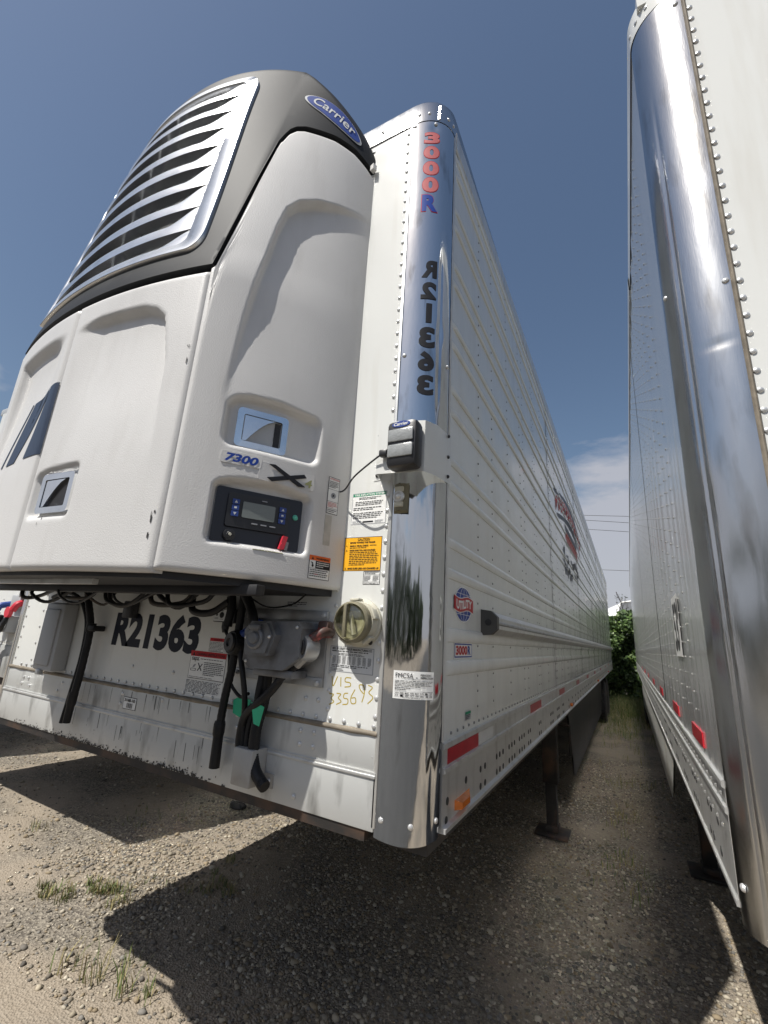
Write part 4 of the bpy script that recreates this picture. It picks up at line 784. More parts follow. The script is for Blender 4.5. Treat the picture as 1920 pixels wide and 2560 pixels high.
# dark shell over the top
def shell_top(x=None, s=None):
    if s is not None: return lerp_tab([(0, 4.435), (.06, 4.385), (.12, 4.33), (.22, 4.24), (.32, 4.145), (.42, 4.05), (.52, 3.955), (SLEN, 3.872)], s)
    return 4.53-.095*abs((x+1.3)/.655)**2.6
def ro(z, zt, Rr=.07): return math.sqrt(max(0, 1-(max(0, z-(zt-Rr))/Rr)**2))
def hw(z): return .562-.08*(z-3.17)/1.05
NU_S, NU_F = 40, 90
def shell_cols():
    return [('R', SLEN*(1-i/NU_S)) for i in range(NU_S)]+[('F', -.645-1.31*i/NU_F) for i in range(NU_F+1)]+[('L', SLEN*(i+1)/NU_S) for i in range(NU_S)]
cols = shell_cols(); NV = 70
def shell_pt(c, v, h):
    k, q = c
    if k == 'F':
        zt = shell_top(x=q); z0 = 2.960; z = z0+(zt-z0)*(1-(1-v)**1.25); p = front_pt(q, z, h); return (p[0], p[1]*ro(z, zt), p[2])
    zt = shell_top(s=q); z0 = side_top(q)+.026 if q > .12 else max(2.958, side_top(q+.013)+.022); z = z0+(zt-z0)*(1-(1-v)**1.25); p = side_pt(q, z, h, k == 'L')
    return (p[0] if v < .999 else p[0], p[1]*ro(z, zt), p[2])
def shell_mesh(h, hole):
    mb = MB(); n = len(cols); dp = lambda c, v: -.13*sst(.60, .50, abs(c[1]+1.3))*sst(0, .08, v)*sst(.96, .85, v) if (c[0] == 'F' and not hole) else 0
    mb.v = [shell_pt(c, j/NV, h+dp(c, j/NV)) for j in range(NV+1) for c in cols]
    for j in range(NV):
        for i in range(n-1):
            a = mb.v[j*n+i]; b = mb.v[(j+1)*n+i+1]; x, z = (a[0]+b[0])/2, (a[2]+b[2])/2
            if hole and cols[i][0] == 'F' and cols[i+1][0] == 'F' and rr_in((x+1.3)/hw(z)*.5, z, -.485, .485, 3.09, 4.31, .09) > .012: continue
            mb.f.append((j*n+i, j*n+i+1, (j+1)*n+i+1, (j+1)*n+i)); mb.m.append(0)
    return mb
mb = shell_mesh(0, True); n = len(cols)
low = [shell_pt(c, 0, 0) for c in cols]; low2 = [shell_pt(c, 0, -.035) for c in cols]; mb.add(low+low2, [(i, n+i, n+i+1, i+1) for i in range(n-1)])
mb.build('shell', M['shell'], U, angle=60, fix=False)
# inner core (dark) behind all joints
mb = shell_mesh(-.045, False)
mb.grid(lambda u, v: front_pt(-.66-1.28*u, 1.90+1.06*v, -.05), 20, 10)
for mir in (False, True): mb.grid(lambda u, v: side_pt(SLEN*u, 1.90+(max(side_top(SLEN*u), 3.6)+.05-1.90)*v, -.052, mir), 20, 20)
mb.build('inner_frame', M['core'], U, fix=False, angle=60)
# chrome grille
def rrect(x0, x1, z0, z1, r, n=8):
    out = []
    for cx, cz, a0 in ((x1-r, z1-r, 0), (x0+r, z1-r, 90), (x0+r, z0+r, 180), (x1-r, z0+r, 270)):
        out += [(cx+r*math.cos(R(a0+90*i/n)), cz+r*math.sin(R(a0+90*i/n))) for i in range(n+1)]
    return out
def dense(loop, d=.05):
    out = []
    for a, b in zip(loop, loop[1:]+loop[:1]):
        k = max(1, int(math.hypot(b[0]-a[0], b[1]-a[1])/d)); out += [(a[0]+(b[0]-a[0])*i/k, a[1]+(b[1]-a[1])*i/k) for i in range(k)]
    return out
outer = dense(rrect(-1, 1, 3.060, 4.335, .11)); 
outer = [(u, z) for u, z in outer]
inner = [(max(-.865, min(.865, u*.90)), 3.70+(z-3.70)*.925) for u, z in outer]
fx = lambda u, z: -1.3+u*hw(z)
mb = MB(); no = len(outer)
rings = [(outer, -.02), (outer, .010), ([(o[0]*.985+i_[0]*.015, o[1]*.93+i_[1]*.07) for o, i_ in zip(outer, inner)], .015), ([(o[0]*.1+i_[0]*.9, o[1]*.1+i_[1]*.9) for o, i_ in zip(outer, inner)], .015), (inner, .008), (inner, -.02)]
for ring, h in rings: mb.v += [front_pt(fx(u, z), z, h) for u, z in ring]
mb.f = [(k*no+i, k*no+(i+1) % no, (k+1)*no+(i+1) % no, (k+1)*no+i) for k in range(len(rings)-1) for i in range(no)]; mb.m = [0]*len(mb.f)
gr = mb.build('grille_frame', M['slat'], U, angle=50)
for k in range(-1, 9):
    zb0 = 3.196+.1395*k if k >= 0 else 3.075
    def edges_(t):
        u = -.87+1.74*t; e = sst(.60, .875, abs(u)); top = (zb0+.056 if k >= 0 else 3.125)+(.084 if k >= 0 else .066)*e**1.2; sag = -.0*(1-u*u)
        return u, zb0+sag, min(top+sag, 4.325)
    mb = MB(); nn = 90
    for i in range(nn+1):
        u, a, b = edges_(i/nn); x = lambda z: fx(u, z)
        mb.v += [front_pt(x(a), a, -.03), front_pt(x(a), a, .008), front_pt(x((a+b)/2), (a+b)/2, .013), front_pt(x(b), b, .006), front_pt(x(b), b, -.018)]
    mb.f = [(i*5+j, (i+1)*5+j, (i+1)*5+j+1, i*5+j+1) for i in range(nn) for j in range(4)]; mb.m = [0]*len(mb.f)
    if k < 8: mb.build('grille_slat', M['slat'], U, angle=50)
for xs_ in (-1.285,):
    mb = MB(); mb.grid(lambda u, v: front_pt(xs_-.008+.016*u, 3.12+1.18*v, -.022), 1, 24); mb.grid(lambda u, v: front_pt(xs_-.008, 3.12+1.18*v, -.022-.05*u), 1, 24); mb.grid(lambda u, v: front_pt(xs_+.008, 3.12+1.18*v, -.022-.05*u), 1, 24); mb.build('grille_strut', M['steel'], U, fix=False)
# badge on the shoulder
mb = MB()
def ov(a, k, h):
    e = (.275+.205*k*math.cos(a), .043*k*math.sin(a)); s = e[0]; zc = lerp_tab([(.05, 4.135), (.12, 4.105), (.2, 4.07), (.3, 4.015), (.4, 3.955), (.5, 3.89)], s)
    return side_pt(s, zc+e[1]*1.35, h)
N_ = 48
for kk, h, mi in ((1.0, .004, 1), (.93, .006, 0)):
    ring = [ov(i*2*math.pi/N_, kk, h) for i in range(N_)]; inn = [ov(i*2*math.pi/N_, .02, h) for i in range(N_)]; mid = [ov(i*2*math.pi/N_, kk*.5, h) for i in range(N_)]
    mb.add(ring+mid+inn, [(j*N_+i, j*N_+(i+1) % N_, (j+1)*N_+(i+1) % N_, (j+1)*N_+i) for j in (0, 1) for i in range(N_)], mi)
def obf(s, z, h):
    zc = lerp_tab([(.05, 4.135), (.12, 4.105), (.2, 4.07), (.3, 4.015), (.4, 3.955), (.5, 3.89)], s); return side_pt(s, zc+z, h)
put_text(mb, 'Carrier', .13, .425, -.024, .032, obf, .0075, 2, .012, .25, cut=.02)
mb.build('oval_badge', [INKM['c'], INKM['s'], INKM['s']], U, fix=False)
mb = MB(); mb.obox(side_pt(SLEN-.03, 3.80, .012), (.3, 1, 0), (-1, .3, 0), (0, 0, 1), .02, .02, .03); mb.build('hinge_tab', M['plastic'], U)
# handle on the side door
def handle(fn, x0, x1, z0, z1, par, d0, w=.022, mirror=1):
    mb = MB(); o_ = rrect(x0, x1, z0, z1, .016, 5); i_ = rrect(x0+w, x1-w, z0+w, z1-w, .006, 5); n = len(o_)
    for ring, h in ((o_, d0-.004), (o_, d0+.015), (i_, d0+.015), (i_, d0-.002)): mb.v += [fn(a, b, h) for a, b in ring]
    mb.f = [(k*n+i, k*n+(i+1) % n, (k+1)*n+(i+1) % n, (k+1)*n+i) for k in range(3) for i in range(n)]; mb.m = [0]*len(mb.f)
    hd = mb.build('door_handle', M['chrome'], par, angle=40)
    mb = MB(); mb.prism(rrect(x0+w*.8, x1-w*.8, z0+w*.8, z1-w*.8, .006, 4), fn, d0-.004, d0+.003); mb.build('handle_pocket', M['core'] if mirror < 0 else M['ltgrey'], hd)
    mb = MB(); mb.prism(rrect(x1-w-.024, x1-w-.002, z0+w*1.1, z1-w*1.1, .002, 2), fn, d0+.0025, d0+.0042); mb.build('handle_slot', M['core'], hd)
    a0, a1, b0, b1 = x0+w*1.15, x1-w*1.2, z0+w*1.1, z1-w*1.1
    poly = [(a0, b1), (a1-.022, b1)]+[(a1-.022-(a1-a0)*.72*(t/6)**.8, b1-(b1-b0)*.98*(t/6)**1.2) for t in range(1, 7)]+[(a0, b0)]
    mb = MB(); mb.prism(poly, fn, d0+.003, d0+.012); mb.build('handle_paddle', M['chrome'], hd)
handle(side_pt, .166, .343, 2.312, 2.452, sdoor, -.034)
handle(front_pt, -1.238, -1.056, 2.069, 2.213, fdoor, -.022, mirror=-1)
# badges on the side door
mb = MB(); mb.prism(rrect(.133, .262, 2.240, 2.280, .008, 4), side_pt, .0, .003, 0); mb.prism(rrect(.256, .453, 2.205, 2.268, .008, 4), side_pt, -.001, .0026, 0)
put_text(mb, '7300', .146, .252, 2.2455, 2.2745, side_pt, .0042, 1, .04, .22, cut=.02); mb.build('model_badge', [M['plastic'], INKM['b']], sdoor)
mb = MB(); 
for poly in ([(.288, 2.264), (.308, 2.266), (.420, 2.213), (.396, 2.209)], [(.286, 2.217), (.412, 2.256), (.422, 2.246), (.303, 2.207)]): mb.prism(poly, side_pt, .002, .006, 0)
put_text(mb, '4', .418, .445, 2.214, 2.243, side_pt, .0048, 1, .02, .1); mb.build('model_badge', [INKM['k'], INKM['v']], sdoor)
# control panel
mb = MB(); mb.prism(rrect(.139, .432, 1.989, 2.169, .010, 4), side_pt, -.036, -.024); cpn = mb.build('control_panel', M['navy_panel'], sdoor, angle=30)
mb = MB(); mb.prism(rrect(.178, .384, 2.042, 2.153, .008, 4), side_pt, -.026, -.018); mb.build('keypad', M['black'], cpn)
mb = MB(); mb.prism(rrect(.226, .333, 2.0755, 2.128, .004, 3), side_pt, -.018, -.0165); mb.build('display', M['lcd'], cpn)
for (a, b) in ((.192, .215), (.347, .371)):
    for i in range(3):
        zc = 2.123-.0195*i; mb = MB(); mb.prism(rrect(a, b, zc-.0085, zc+.0085, .002, 2), side_pt, -.018, -.0155, 0); m_ = (a+b)/2
        ic = [[(m_-.005, zc-.004), (m_+.005, zc-.004), (m_, zc+.005)], rrect(m_-.004, m_+.004, zc-.003, zc+.003, .001, 1), [(m_-.005, zc+.004), (m_, zc-.005), (m_+.005, zc+.004)]][i]
        mb.prism(ic, side_pt, -.0156, -.015, 1); mb.build('key_button', [M['blue'], INKM['s']], cpn)
pc0 = Vector(side_pt(.409, 2.108, -.024)); nn_ = Vector(side_pt(.409, 2.108, 1))-Vector(side_pt(.409, 2.108, 0))
mb = MB(); mb.dome(pc0, nn_, .010, .005, 16); mb.build('status_lamp', M['greenlamp'], cpn)
pc0 = Vector(side_pt(.196, 2.015, -.024)); mb = MB(); mb.lathe([(.019, 0), (.018, .010), (.010, .011), (.008, .014), (.003, .014)], pc0, nn_, 20); mb.build('port_cap', M['black'], cpn)
mb = MB(); mb.lathe([(.005, .014), (.004, .016)], pc0, nn_, 10); mb.build('port_pin', M['beige'], cpn)
mb = MB(); mb.prism([(.358, 1.993), (.374, 1.991), (.384, 2.034), (.368, 2.036)], side_pt, -.024, -.006); mb.build('rocker_switch', M['brightred'], cpn)
mb = MB(); mb.prism([(.379, 1.991), (.389, 1.990), (.393, 2.018), (.384, 2.020)], side_pt, -.024, -.016); mb.build('switch_guard', M['lamplens'], cpn)
mb = MB()
for a in (.26, .29, .32): mb.prism(rrect(a, a+.02, 2.058, 2.062, .001, 1), side_pt, -.018, -.0165)
mb.prism(rrect(.285, .303, 2.138, 2.141, .001, 1), side_pt, -.018, -.0165); mb.build('panel_print', INKM['a'], cpn)
sticker('ledge_sticker', sdoor, .27, .37, 1.9805, 1.9855, lambda s, z, h: side_pt(s, z-.004, -.004+h+(z-1.983)*-2), [('l', .05, .95, .1, .9, 2, 'k')], 'v')
sticker('warning_label', sdoor, .466, .551, 1.909, 1.988, side_pt, [('r', 0, 1, .79, 1, 'o'), ('p', [(.10, .83), (.20, .83), (.15, .94)], 'k'), ('t', 'WARNING', .30, .93, .84, .92, 'k', .04), ('r', .30, 1, .46, .78, 'k'), ('l', .35, .96, .49, .74, 3, 'w'), ('p', [(.08, .72), (.16, .70), (.22, .55), (.17, .49), (.12, .55), (.15, .62)], 'k'), ('r', 0, 1, .445, .455, 'k'), ('l', .06, .94, .08, .42, 4, 'k'), ('l', .25, .5, .17, .24, 1, 'r')], 'w', 'k')
sticker('attention_label', sdoor, .513, .563, 2.144, 2.280, side_pt, [('t', 'ATTENTION', .08, .92, .925, .965, 'r', .03), ('l', .08, .92, .70, .89, 5, 'k'), ('r', 0, 1, .66, .668, 'k'), ('p', [(.5+.22*math.cos(a*.5236), .5+.08*math.sin(a*.5236)) for a in range(12)], 'a'), ('p', [(.42, .45), (.42, .55), (.6, .5)], 'k'), ('r', 0, 1, .33, .338, 'k'), ('l', .08, .92, .17, .31, 4, 'r'), ('r', 0, 1, .14, .148, 'k'), ('l', .08, .92, .03, .12, 2, 'k')], 'w', 'k')
mb = MB(); mb.prism(rrect(.512, .541, 2.030, 2.138, .002, 2), side_pt, 0, .001); mb.build('faded_sticker', M['greytag'], sdoor)
# big letters on the left front door
def ldf(x, z, h): return front_pt(x, z, door_disp(x, z, -1.951, -1.304)+h)
def letter(polys):
    mb = MB()
    for q in polys:
        bm = bmesh.new(); vs = [bm.verts.new((a, b, 0)) for a, b in q]; bm.faces.new(vs); k = 2.2
        bmesh.ops.triangulate(bm, faces=list(bm.faces))
        for zc in np.arange(2.31, 2.60, .02): bmesh.ops.bisect_plane(bm, geom=list(bm.verts)+list(bm.edges)+list(bm.faces), plane_co=(0, zc, 0), plane_no=(0, 1, 0))
        for xc in np.arange(-1.94, -1.30, .012): bmesh.ops.bisect_plane(bm, geom=list(bm.verts)+list(bm.edges)+list(bm.faces), plane_co=(xc, 0, 0), plane_no=(1, 0, 0))
        mb.frombm(bm, 0, lambda c: ldf(c.x, c.y, .0022))
    mb.build('door_letter', INKM['d'], ldoor, fix=False)
letter([[(-1.3065, 2.601), (-1.372, 2.597), (-1.437, 2.302), (-1.3065, 2.302)]])
letter([[(-1.377, 2.597), (-1.432, 2.591), (-1.509, 2.404), (-1.487, 2.581), (-1.545, 2.575), (-1.605, 2.296), (-1.522, 2.299)]])
letter([[(-1.56, 2.575), (-1.572, 2.575), (-1.672, 2.297), (-1.655, 2.297)]])
for px_, pz_, n_ in [(-.675, 2.03, 6), (-.668, 2.62, 3), (-1.18, 2.02, 2)]:
    mb = MB()
    for k in range(n_):
        x, z = px_+random.gauss(0, .006), pz_+random.gauss(0, .025); w_ = random.uniform(.001, .003); hh = random.uniform(.004, .014)
        mb.add([front_pt(x+a*w_, z+b*hh, door_disp(x, z, -1.296, -.649)+.0022) for a, b in ((-1, -.6), (.4, -1), (1, .3), (.2, 1), (-.7, .7))], [(0, 1, 2, 3, 4)])
    mb.build('scuff_mark', M['grease'], fdoor, fix=False, kind='stuff')
# underside and machinery
pl2 = [side_pt(SLEN*(1-i/14), 0, -.035)[:2] for i in range(15)]; pl2 += [front_pt(-.70-1.2*i/10, 2, -.035)[:2] for i in range(11)]; pl2 += [(-2.6-x, y) for x, y in pl2[:15][::-1]]
pl2 = [(x, min(y, -.004)) for x, y in pl2]
mb = MB(); npl = len(pl2); mb.add([(x, y, 1.862) for x, y in pl2]+[(x, y, 1.92) for x, y in pl2], [tuple(range(npl))]+[(i, (i+1) % npl, npl+(i+1) % npl, npl+i) for i in range(npl)]); mb.box(-2.18, -.44, -.30, -.26, 1.835, 1.868, 0, .004); ub = mb.build('base_frame', M['core'], U)
mb = MB(); mb.box(-2.1, -1.0, -.475, -.455, 1.845, 1.862); mb.build('frame_strip', M['alu'], ub)
for k in range(11):
    x = -1.95+.085*k+random.uniform(-.03, .03); y = random.uniform(-.30, -.06)
    hose('harness', [(x, y, 1.86), (x+random.uniform(.03, .10), y-.03, 1.80+random.uniform(-.01, .03)), (x+random.uniform(.12, .25), y+random.uniform(-.03, .03), 1.80+random.uniform(-.01, .025)), (x+random.uniform(.25, .40), y, 1.86)], random.uniform(.004, .011), U, m=random.choice(['rubber', 'rubber', 'black', 'under']), n=8, sm=5)
hose('harness', [(-1.02, -.05, 1.85), (-.98, -.07, 1.79), (-.88, -.07, 1.785), (-.80, -.06, 1.83)], .014, U); hose('harness', [(-.80, -.05, 1.85), (-.79, -.05, 1.80), (-.80, -.05, 1.74)], .018, U)
hose('harness', [(-.72, -.06, 1.86), (-.69, -.06, 1.82), (-.665, -.06, 1.775), (-.66, -.055, 1.74)], .018, U); hose('harness', [(-.70, -.06, 1.85), (-.6, -.06, 1.815), (-.5, -.05, 1.828), (-.42, -.08, 1.86)], .003, U)
mb = MB(); mb.box(-1.475, -1.415, -.05, -.008, 1.745, 1.82, 0, .006); mb.build('connector_block', M['black'], U)
# ================================================================== TRAILER ON THE RIGHT
T2 = thing('semi_trailer', 'white trailer with smooth riveted glossy side along the right edge of the photo', 'trailer', (2.0, 8, 0))
D, Y2, RX2, RY2 = .7077, -.023, .142, .120
ZB2, ZT2, L2 = 1.215, 3.92, 16.4
f2, PL2 = post_fn(D, Y2, RX2, RY2, -1)
def dent2(s, z):
    d = .0016*noise.noise(Vector((s*8, z*1.9, 1)))-.003*math.exp(-((s-.12)/.004)**2)*sst(3.6, 3.3, z)-.0022*math.exp(-((s-.06)/.05)**2-((z-2.55)/.010)**2)-.004*math.exp(-((s-.08)/.03)**2-((z-1.95)/.08)**2)+.0015*noise.noise(Vector((s*30, z*7, 2)))*sst(2.4, 1.9, z)
    return d
mb = MB(); mb.grid(lambda u, v: f2(u*PL2, ZB2-.02+(ZT2-ZB2+.02)*v, .004+dent2(u*PL2, ZB2+(ZT2-ZB2)*v)), 44, 260); mb.build('corner_post', M['stainless2'], T2, angle=60, fix=False, label='scuffed stainless corner post of the right trailer')
XF = D+RX2
mb = MB(); mb.box(XF, D+W-RX2, Y2-.001, Y2+.03, ZB2+.25, ZT2+.02); mb.build('front_panel', M['white'], T2)
mb = MB(); mb.box(XF, D+W-RX2, Y2-.006, Y2+.03, ZB2, ZB2+.248); mb.build('kick_plate', M['kick'], T2)
mb = MB(); mb.grid(lambda u, v: (XF-.006+.012*u, Y2-.004-.009*math.sin(u*math.pi)*(1+.3*noise.noise(Vector((0, 0, v*70)))), ZB2+(ZT2-ZB2)*v), 6, 260); mb.build('sealant_bead', M['seal'], T2, fix=False)
mb = MB(); mb.box(D+.03, D+W-.03, Y2+.05, L2-.02, ZB2-.05, ZT2+.05); mb.build('body_core', M['under'], T2)
mb = MB(); f2b, _ = post_fn(D+W, Y2, RX2, RY2, 1); mb.grid(lambda u, v: f2b(u*PL2, ZB2+(ZT2-ZB2)*v, .004), 12, 1); mb.build('corner_post', M['stainless2'], T2)
mb = MB(); mb.box(D+W-.03, D+W, Y2+RY2, L2, ZB2, ZT2); mb.build('right_side_wall', M['white'], T2)
mb = MB(); mb.box(D+.02, D+W-.02, Y2+.02, L2, ZT2+.05, ZT2+.12); mb.build('roof', M['white'], T2)
cp2 = [(2*D-x if 0 else D+W, .8)] 
path = [(D, 1.4), (D, .6), (D, Y2+RY2)]+[(D-q[0], q[1]+Y2) for q in corner_path(0, 0, RX2, RY2)][::-1][1:]+[(XF+(W-2*RX2)*i/10, Y2) for i in range(1, 11)]
prof2 = [(.006, ZT2-.012), (.009, ZT2+.085), (0, ZT2+.11), (-.03, ZT2+.128), (-.08, ZT2+.135)]
mb = MB(); n = len(path)
for i, (x, y) in enumerate(path):
    x0, y0 = path[max(i-1, 0)]; x1, y1 = path[min(i+1, n-1)]; tx, ty = x1-x0, y1-y0; q = math.hypot(tx, ty); nx, ny = ty/q, -tx/q
    mb.v += [(x+nx*a, y+ny*a, z) for a, z in prof2]
k = len(prof2); mb.f = [(i*k+j, (i+1)*k+j, (i+1)*k+j+1, i*k+j+1) for i in range(n-1) for j in range(k-1)]; mb.m = [0]*len(mb.f); mb.build('roof_cap', M['white'], T2, angle=50)
f_s2 = lambda y, z, h: (D-h, y, z)
sh2 = {}
ed = [Y2+RY2+.014]+[.905+1.22*i for i in range(0, 13)]; ed = [e for e in ed if e < L2-.3]+[L2-.02]
for i in range(len(ed)-1):
    off = .0 if i % 2 else .0018; ln = ed[i+1]-ed[i]+(.02 if i % 2 == 0 and i < len(ed)-2 else 0); key = (round(ln, 3), off)
    if key not in sh2:
        mb = MB(); mb.grid(lambda u, v: (-off-.0035*(.5-.5*math.cos(u*ln/.203*2*math.pi)) if i else -off, u*ln, 1.458+(ZT2+.02-1.458)*v), max(8, int(ln*40)), 10); sh2[key] = mb.mesh('side_sheet', M['gloss'], 60, fix=False)
    o = bpy.data.objects.new('side_sheet', sh2[key]); link(o, T2); o.location = o.location+Vector((D, ed[i], 0))
mb = MB(); mb.box(D-.002, D+.006, Y2+RY2+.0, Y2+RY2+.012, ZB2, ZT2); mb.build('post_joint', M['seal'], T2)
prof2 = [(.002, 1.470), (.009, 1.466), (.009, 1.454), (.003, 1.450), (.003, 1.414), (.008, 1.411), (.008, 1.400), (.003, 1.396), (.003, 1.234), (.008, 1.230), (.008, 1.220), (-.06, 1.217)]
mb = MB(); mb.profile(prof2, Y2+RY2+.012, L2-.03, lambda x, y, z: (D-x, y, z), cap=-.065); mb.build('bottom_rail', M['alu'], T2, angle=25)
mb = MB(); mb.profile([(.002, ZT2-.02), (.012, ZT2-.015), (.013, ZT2+.06), (0, ZT2+.1), (-.05, ZT2+.12)], 1.4, L2, lambda x, y, z: (D-x, y, z)); mb.build('top_rail', M['alu'], T2)
rv = MB(); y = .489
while y < L2-.1:
    z = 1.585
    while z < ZT2-.03: rv.dome((D-.002-(.0015 if True else 0), y, z+.0), (-1, 0, 0), .0046, .0032, 6 if y < 3 else 4); z += .0515 if y < 5 else .103
    y += .203 if y < 9 else .406
y = .15
while y < 8: rv.dome((D-.005, y, 1.432), (-1, 0, 0), .006, .005, 5); rv.dome((D-.007, y+.02, 1.36), (-1, 0, 0), .006, .005, 5); y += .075
rv.build('side_rivet_field', M['rivet_shade'], T2, fix=False, kind='stuff')
rv = MB()
for k in range(50): rv.dome((XF+.013, Y2-.001, 1.24+.0545*k), (0, -1, 0), .0085, .006, 10)
for s, z in [(.035, 1.275), (.03, 2.78), (.19, 2.72), (.10, 1.22), (.185, 3.85)]:
    p = Vector(f2(PL2-s, z, .004)); rv.dome(p, Vector(f2(PL2-s, z, .1))-p, .0085, .006, 12)
for s in (.02, .06, .1, .14, .18):
    p = Vector(f2(s, ZT2+.03, .007)); rv.dome(p, Vector(f2(s, ZT2+.03, .1))-p, .008, .005, 8)
rv.build('front_rivet_field', M['rivet'], T2, fix=False, kind='stuff')
for y in [.3, .42, .48, .75, .81, .87, 1.1, 1.16, 1.22, 1.5, 1.56, 1.62, 1.9, 1.96, 2.02, 2.3, 2.36, 2.42]+[2.8+.3*k for k in range(24)]:
    for z in (1.335, 1.265):
        o = bpy.data.objects.new('bolt_hole', hmesh); link(o, T2); o.location = o.location+Vector((D-.0032, y, z)); o.scale = (-1, 1, 1)
for y0, y1, c in [(.385, .665, 'red'), (1.16, 1.47, 'red'), (2.3, 2.6, 'red'), (3.5, 3.8, 'red'), (4.8, 5.1, 'red'), (6.2, 6.5, 'red'), (7.8, 8.1, 'red')]:
    mb = MB(); mb.box(D-.0062, D-.002, y0+.02, y1, 1.488, 1.530); mb.build('reflective_tape', M[c], T2)
sticker('length_decal', T2, .945, .69, 1.740, 1.967, f_s2, [('t', "53'", .12, .92, .08, .92, 'k', .03)], 'w', h=.006, cut=.1)
landing_leg(T2, D+.28, 3.9, -1)
mb = MB(); mb.add([(D+.03, 2.35, ZB2), (D+.03, 3.1, .72), (D+.03, 11.5, .62), (D+.03, 11.5, ZB2)], [(0, 1, 2, 3)]); mb.add([(D+.045, 2.35, ZB2), (D+.045, 3.1, .72), (D+.045, 11.5, .62), (D+.045, 11.5, ZB2)], [(3, 2, 1, 0)]); mb.build('side_skirt', M['white_skirt'], T2)
for y in (12.5, 13.7): wheel_axle(T2, y, [(D+.2, -1), (D+.53, -1), (D+2.07, 1), (D+2.4, 1)])

# ================================================================== TRAILERS ON THE LEFT (glimpsed under and beside the unit)
def plain_trailer(x0, y0, label):
    t = thing('semi_trailer', label, 'trailer', (x0+1.3, y0+8, 0), 'trailers parked to the left')
    mb = MB(); mb.box(x0+.12, x0+W-.12, y0-.002, y0+.03, 1.45, 4.0); mb.build('front_panel', M['white'], t)
    mb = MB(); mb.box(x0+.12, x0+W-.12, y0-.008, y0+.03, 1.19, 1.447, 0, .003); mb.build('kick_plate', M['kick'], t)
    for sx, px in ((1, x0+W), (-1, x0)):
        fp_, pl_ = post_fn(px, y0, .13, .12, sx); mb = MB(); mb.grid(lambda u, v: fp_(u*pl_, 1.19+2.82*v, 0), 12, 1); mb.build('corner_post', M['stainless'], t, fix=False)
        mb = MB(); mb.box(px-.02 if sx > 0 else px, px if sx > 0 else px+.02, y0+.12, y0+16.1, 1.42, 4.0); mb.build('side_wall', M['white'], t)
        mb = MB(); mb.box(px-.03 if sx > 0 else px-.008, px+.008 if sx > 0 else px+.03, y0+.12, y0+16.1, 1.18, 1.418); mb.build('bottom_rail', M['alu'], t)
    mb = MB(); mb.box(x0+.03, x0+W-.03, y0+.04, y0+16, 1.12, 3.98); mb.build('body_core', M['under'], t)
    mb = MB(); mb.box(x0, x0+W, y0+.01, y0+16.1, 4.0, 4.09, 0, .02); mb.build('roof', M['alu'], t)
    landing_leg(t, x0+W-.24, y0+3.4, 1); landing_leg(t, x0+.24, y0+3.4, -1)
    mb = MB(); mb.box(x0+.2, x0+W-.2, y0+3.36, y0+3.44, .72, .90, 0, .01); mb.build('leg_crossbeam', M['skirt'], t)
    for y in (11.5, 12.75): wheel_axle(t, y0+y, [(x0+.2, -1), (x0+W-.2, 1)])
    rv = MB()
    for k in range(48): rv.dome((x0+W-.14, y0-.002, 1.23+.057*k), (0, -1, 0), .008, .006, 6)
    for k in range(60): rv.dome((x0+.2+.037*k, y0-.002, 1.475), (0, -1, 0), .008, .006, 6)
    for i in range(8):
        for k in range(9): rv.dome((x0+.5+i*.23, y0-.002, 1.6+.12*k), (0, -1, 0), .008, .006, 6)
    rv.build('front_rivet_field', M['rivet'], t, fix=False, kind='stuff')
    cx = x0+1.63
    mb = MB(); mb.box(cx-.02, cx+.26, y0-.012, y0-.002, 1.55, 1.78); mb.box(cx+.02, cx+.20, y0-.10, y0-.012, 1.56, 1.70, 0, .012); mb.box(cx+.06, cx+.24, y0-.06, y0-.012, 1.76, 1.88, 0, .01); mb.build('socket_box', M['ltgrey'], t)
    mb = MB(); mb.tube([(cx+.24, y0-.01, 1.82), (cx+.25, y0-.08, 1.80), (cx+.23, y0-.10, 1.745)], .028, 10); mb.lathe([(.045, 0), (.045, .03)], (cx+.21, y0-.10, 1.73), (0, -1, 0), 16); mb.build('gladhand', M['brightred'], t)
    mb = MB(); mb.tube([(cx-.04, y0-.01, 1.80), (cx-.05, y0-.08, 1.78), (cx-.05, y0-.10, 1.745)], .028, 10); mb.lathe([(.045, 0), (.045, .03)], (cx-.06, y0-.10, 1.73), (0, -1, 0), 16); mb.build('gladhand', M['blue'], t)
    for a, b in ((cx+.2, cx+.02), (cx-.06, cx-.08), (cx+.1, cx+.05)): hose('air_hose', [(a, y0-.11, 1.70), (a-.03, y0-.12, 1.6), (b-.02, y0-.08, 1.48), (b, y0-.06, 1.25)], .016, t)
    mb = MB(); mb.box(cx+.22, cx+.36, y0-.08, y0-.004, 1.86, 1.98, 0, .008); mb.build('valve_box', M['steel'], t)
    return t
plain_trailer(-5.93, .72, 'white trailer with red and blue air couplings, glimpsed at the far left edge')
plain_trailer(-9.35, .72, 'second white trailer to the left, seen mostly by its shadow on the gravel')

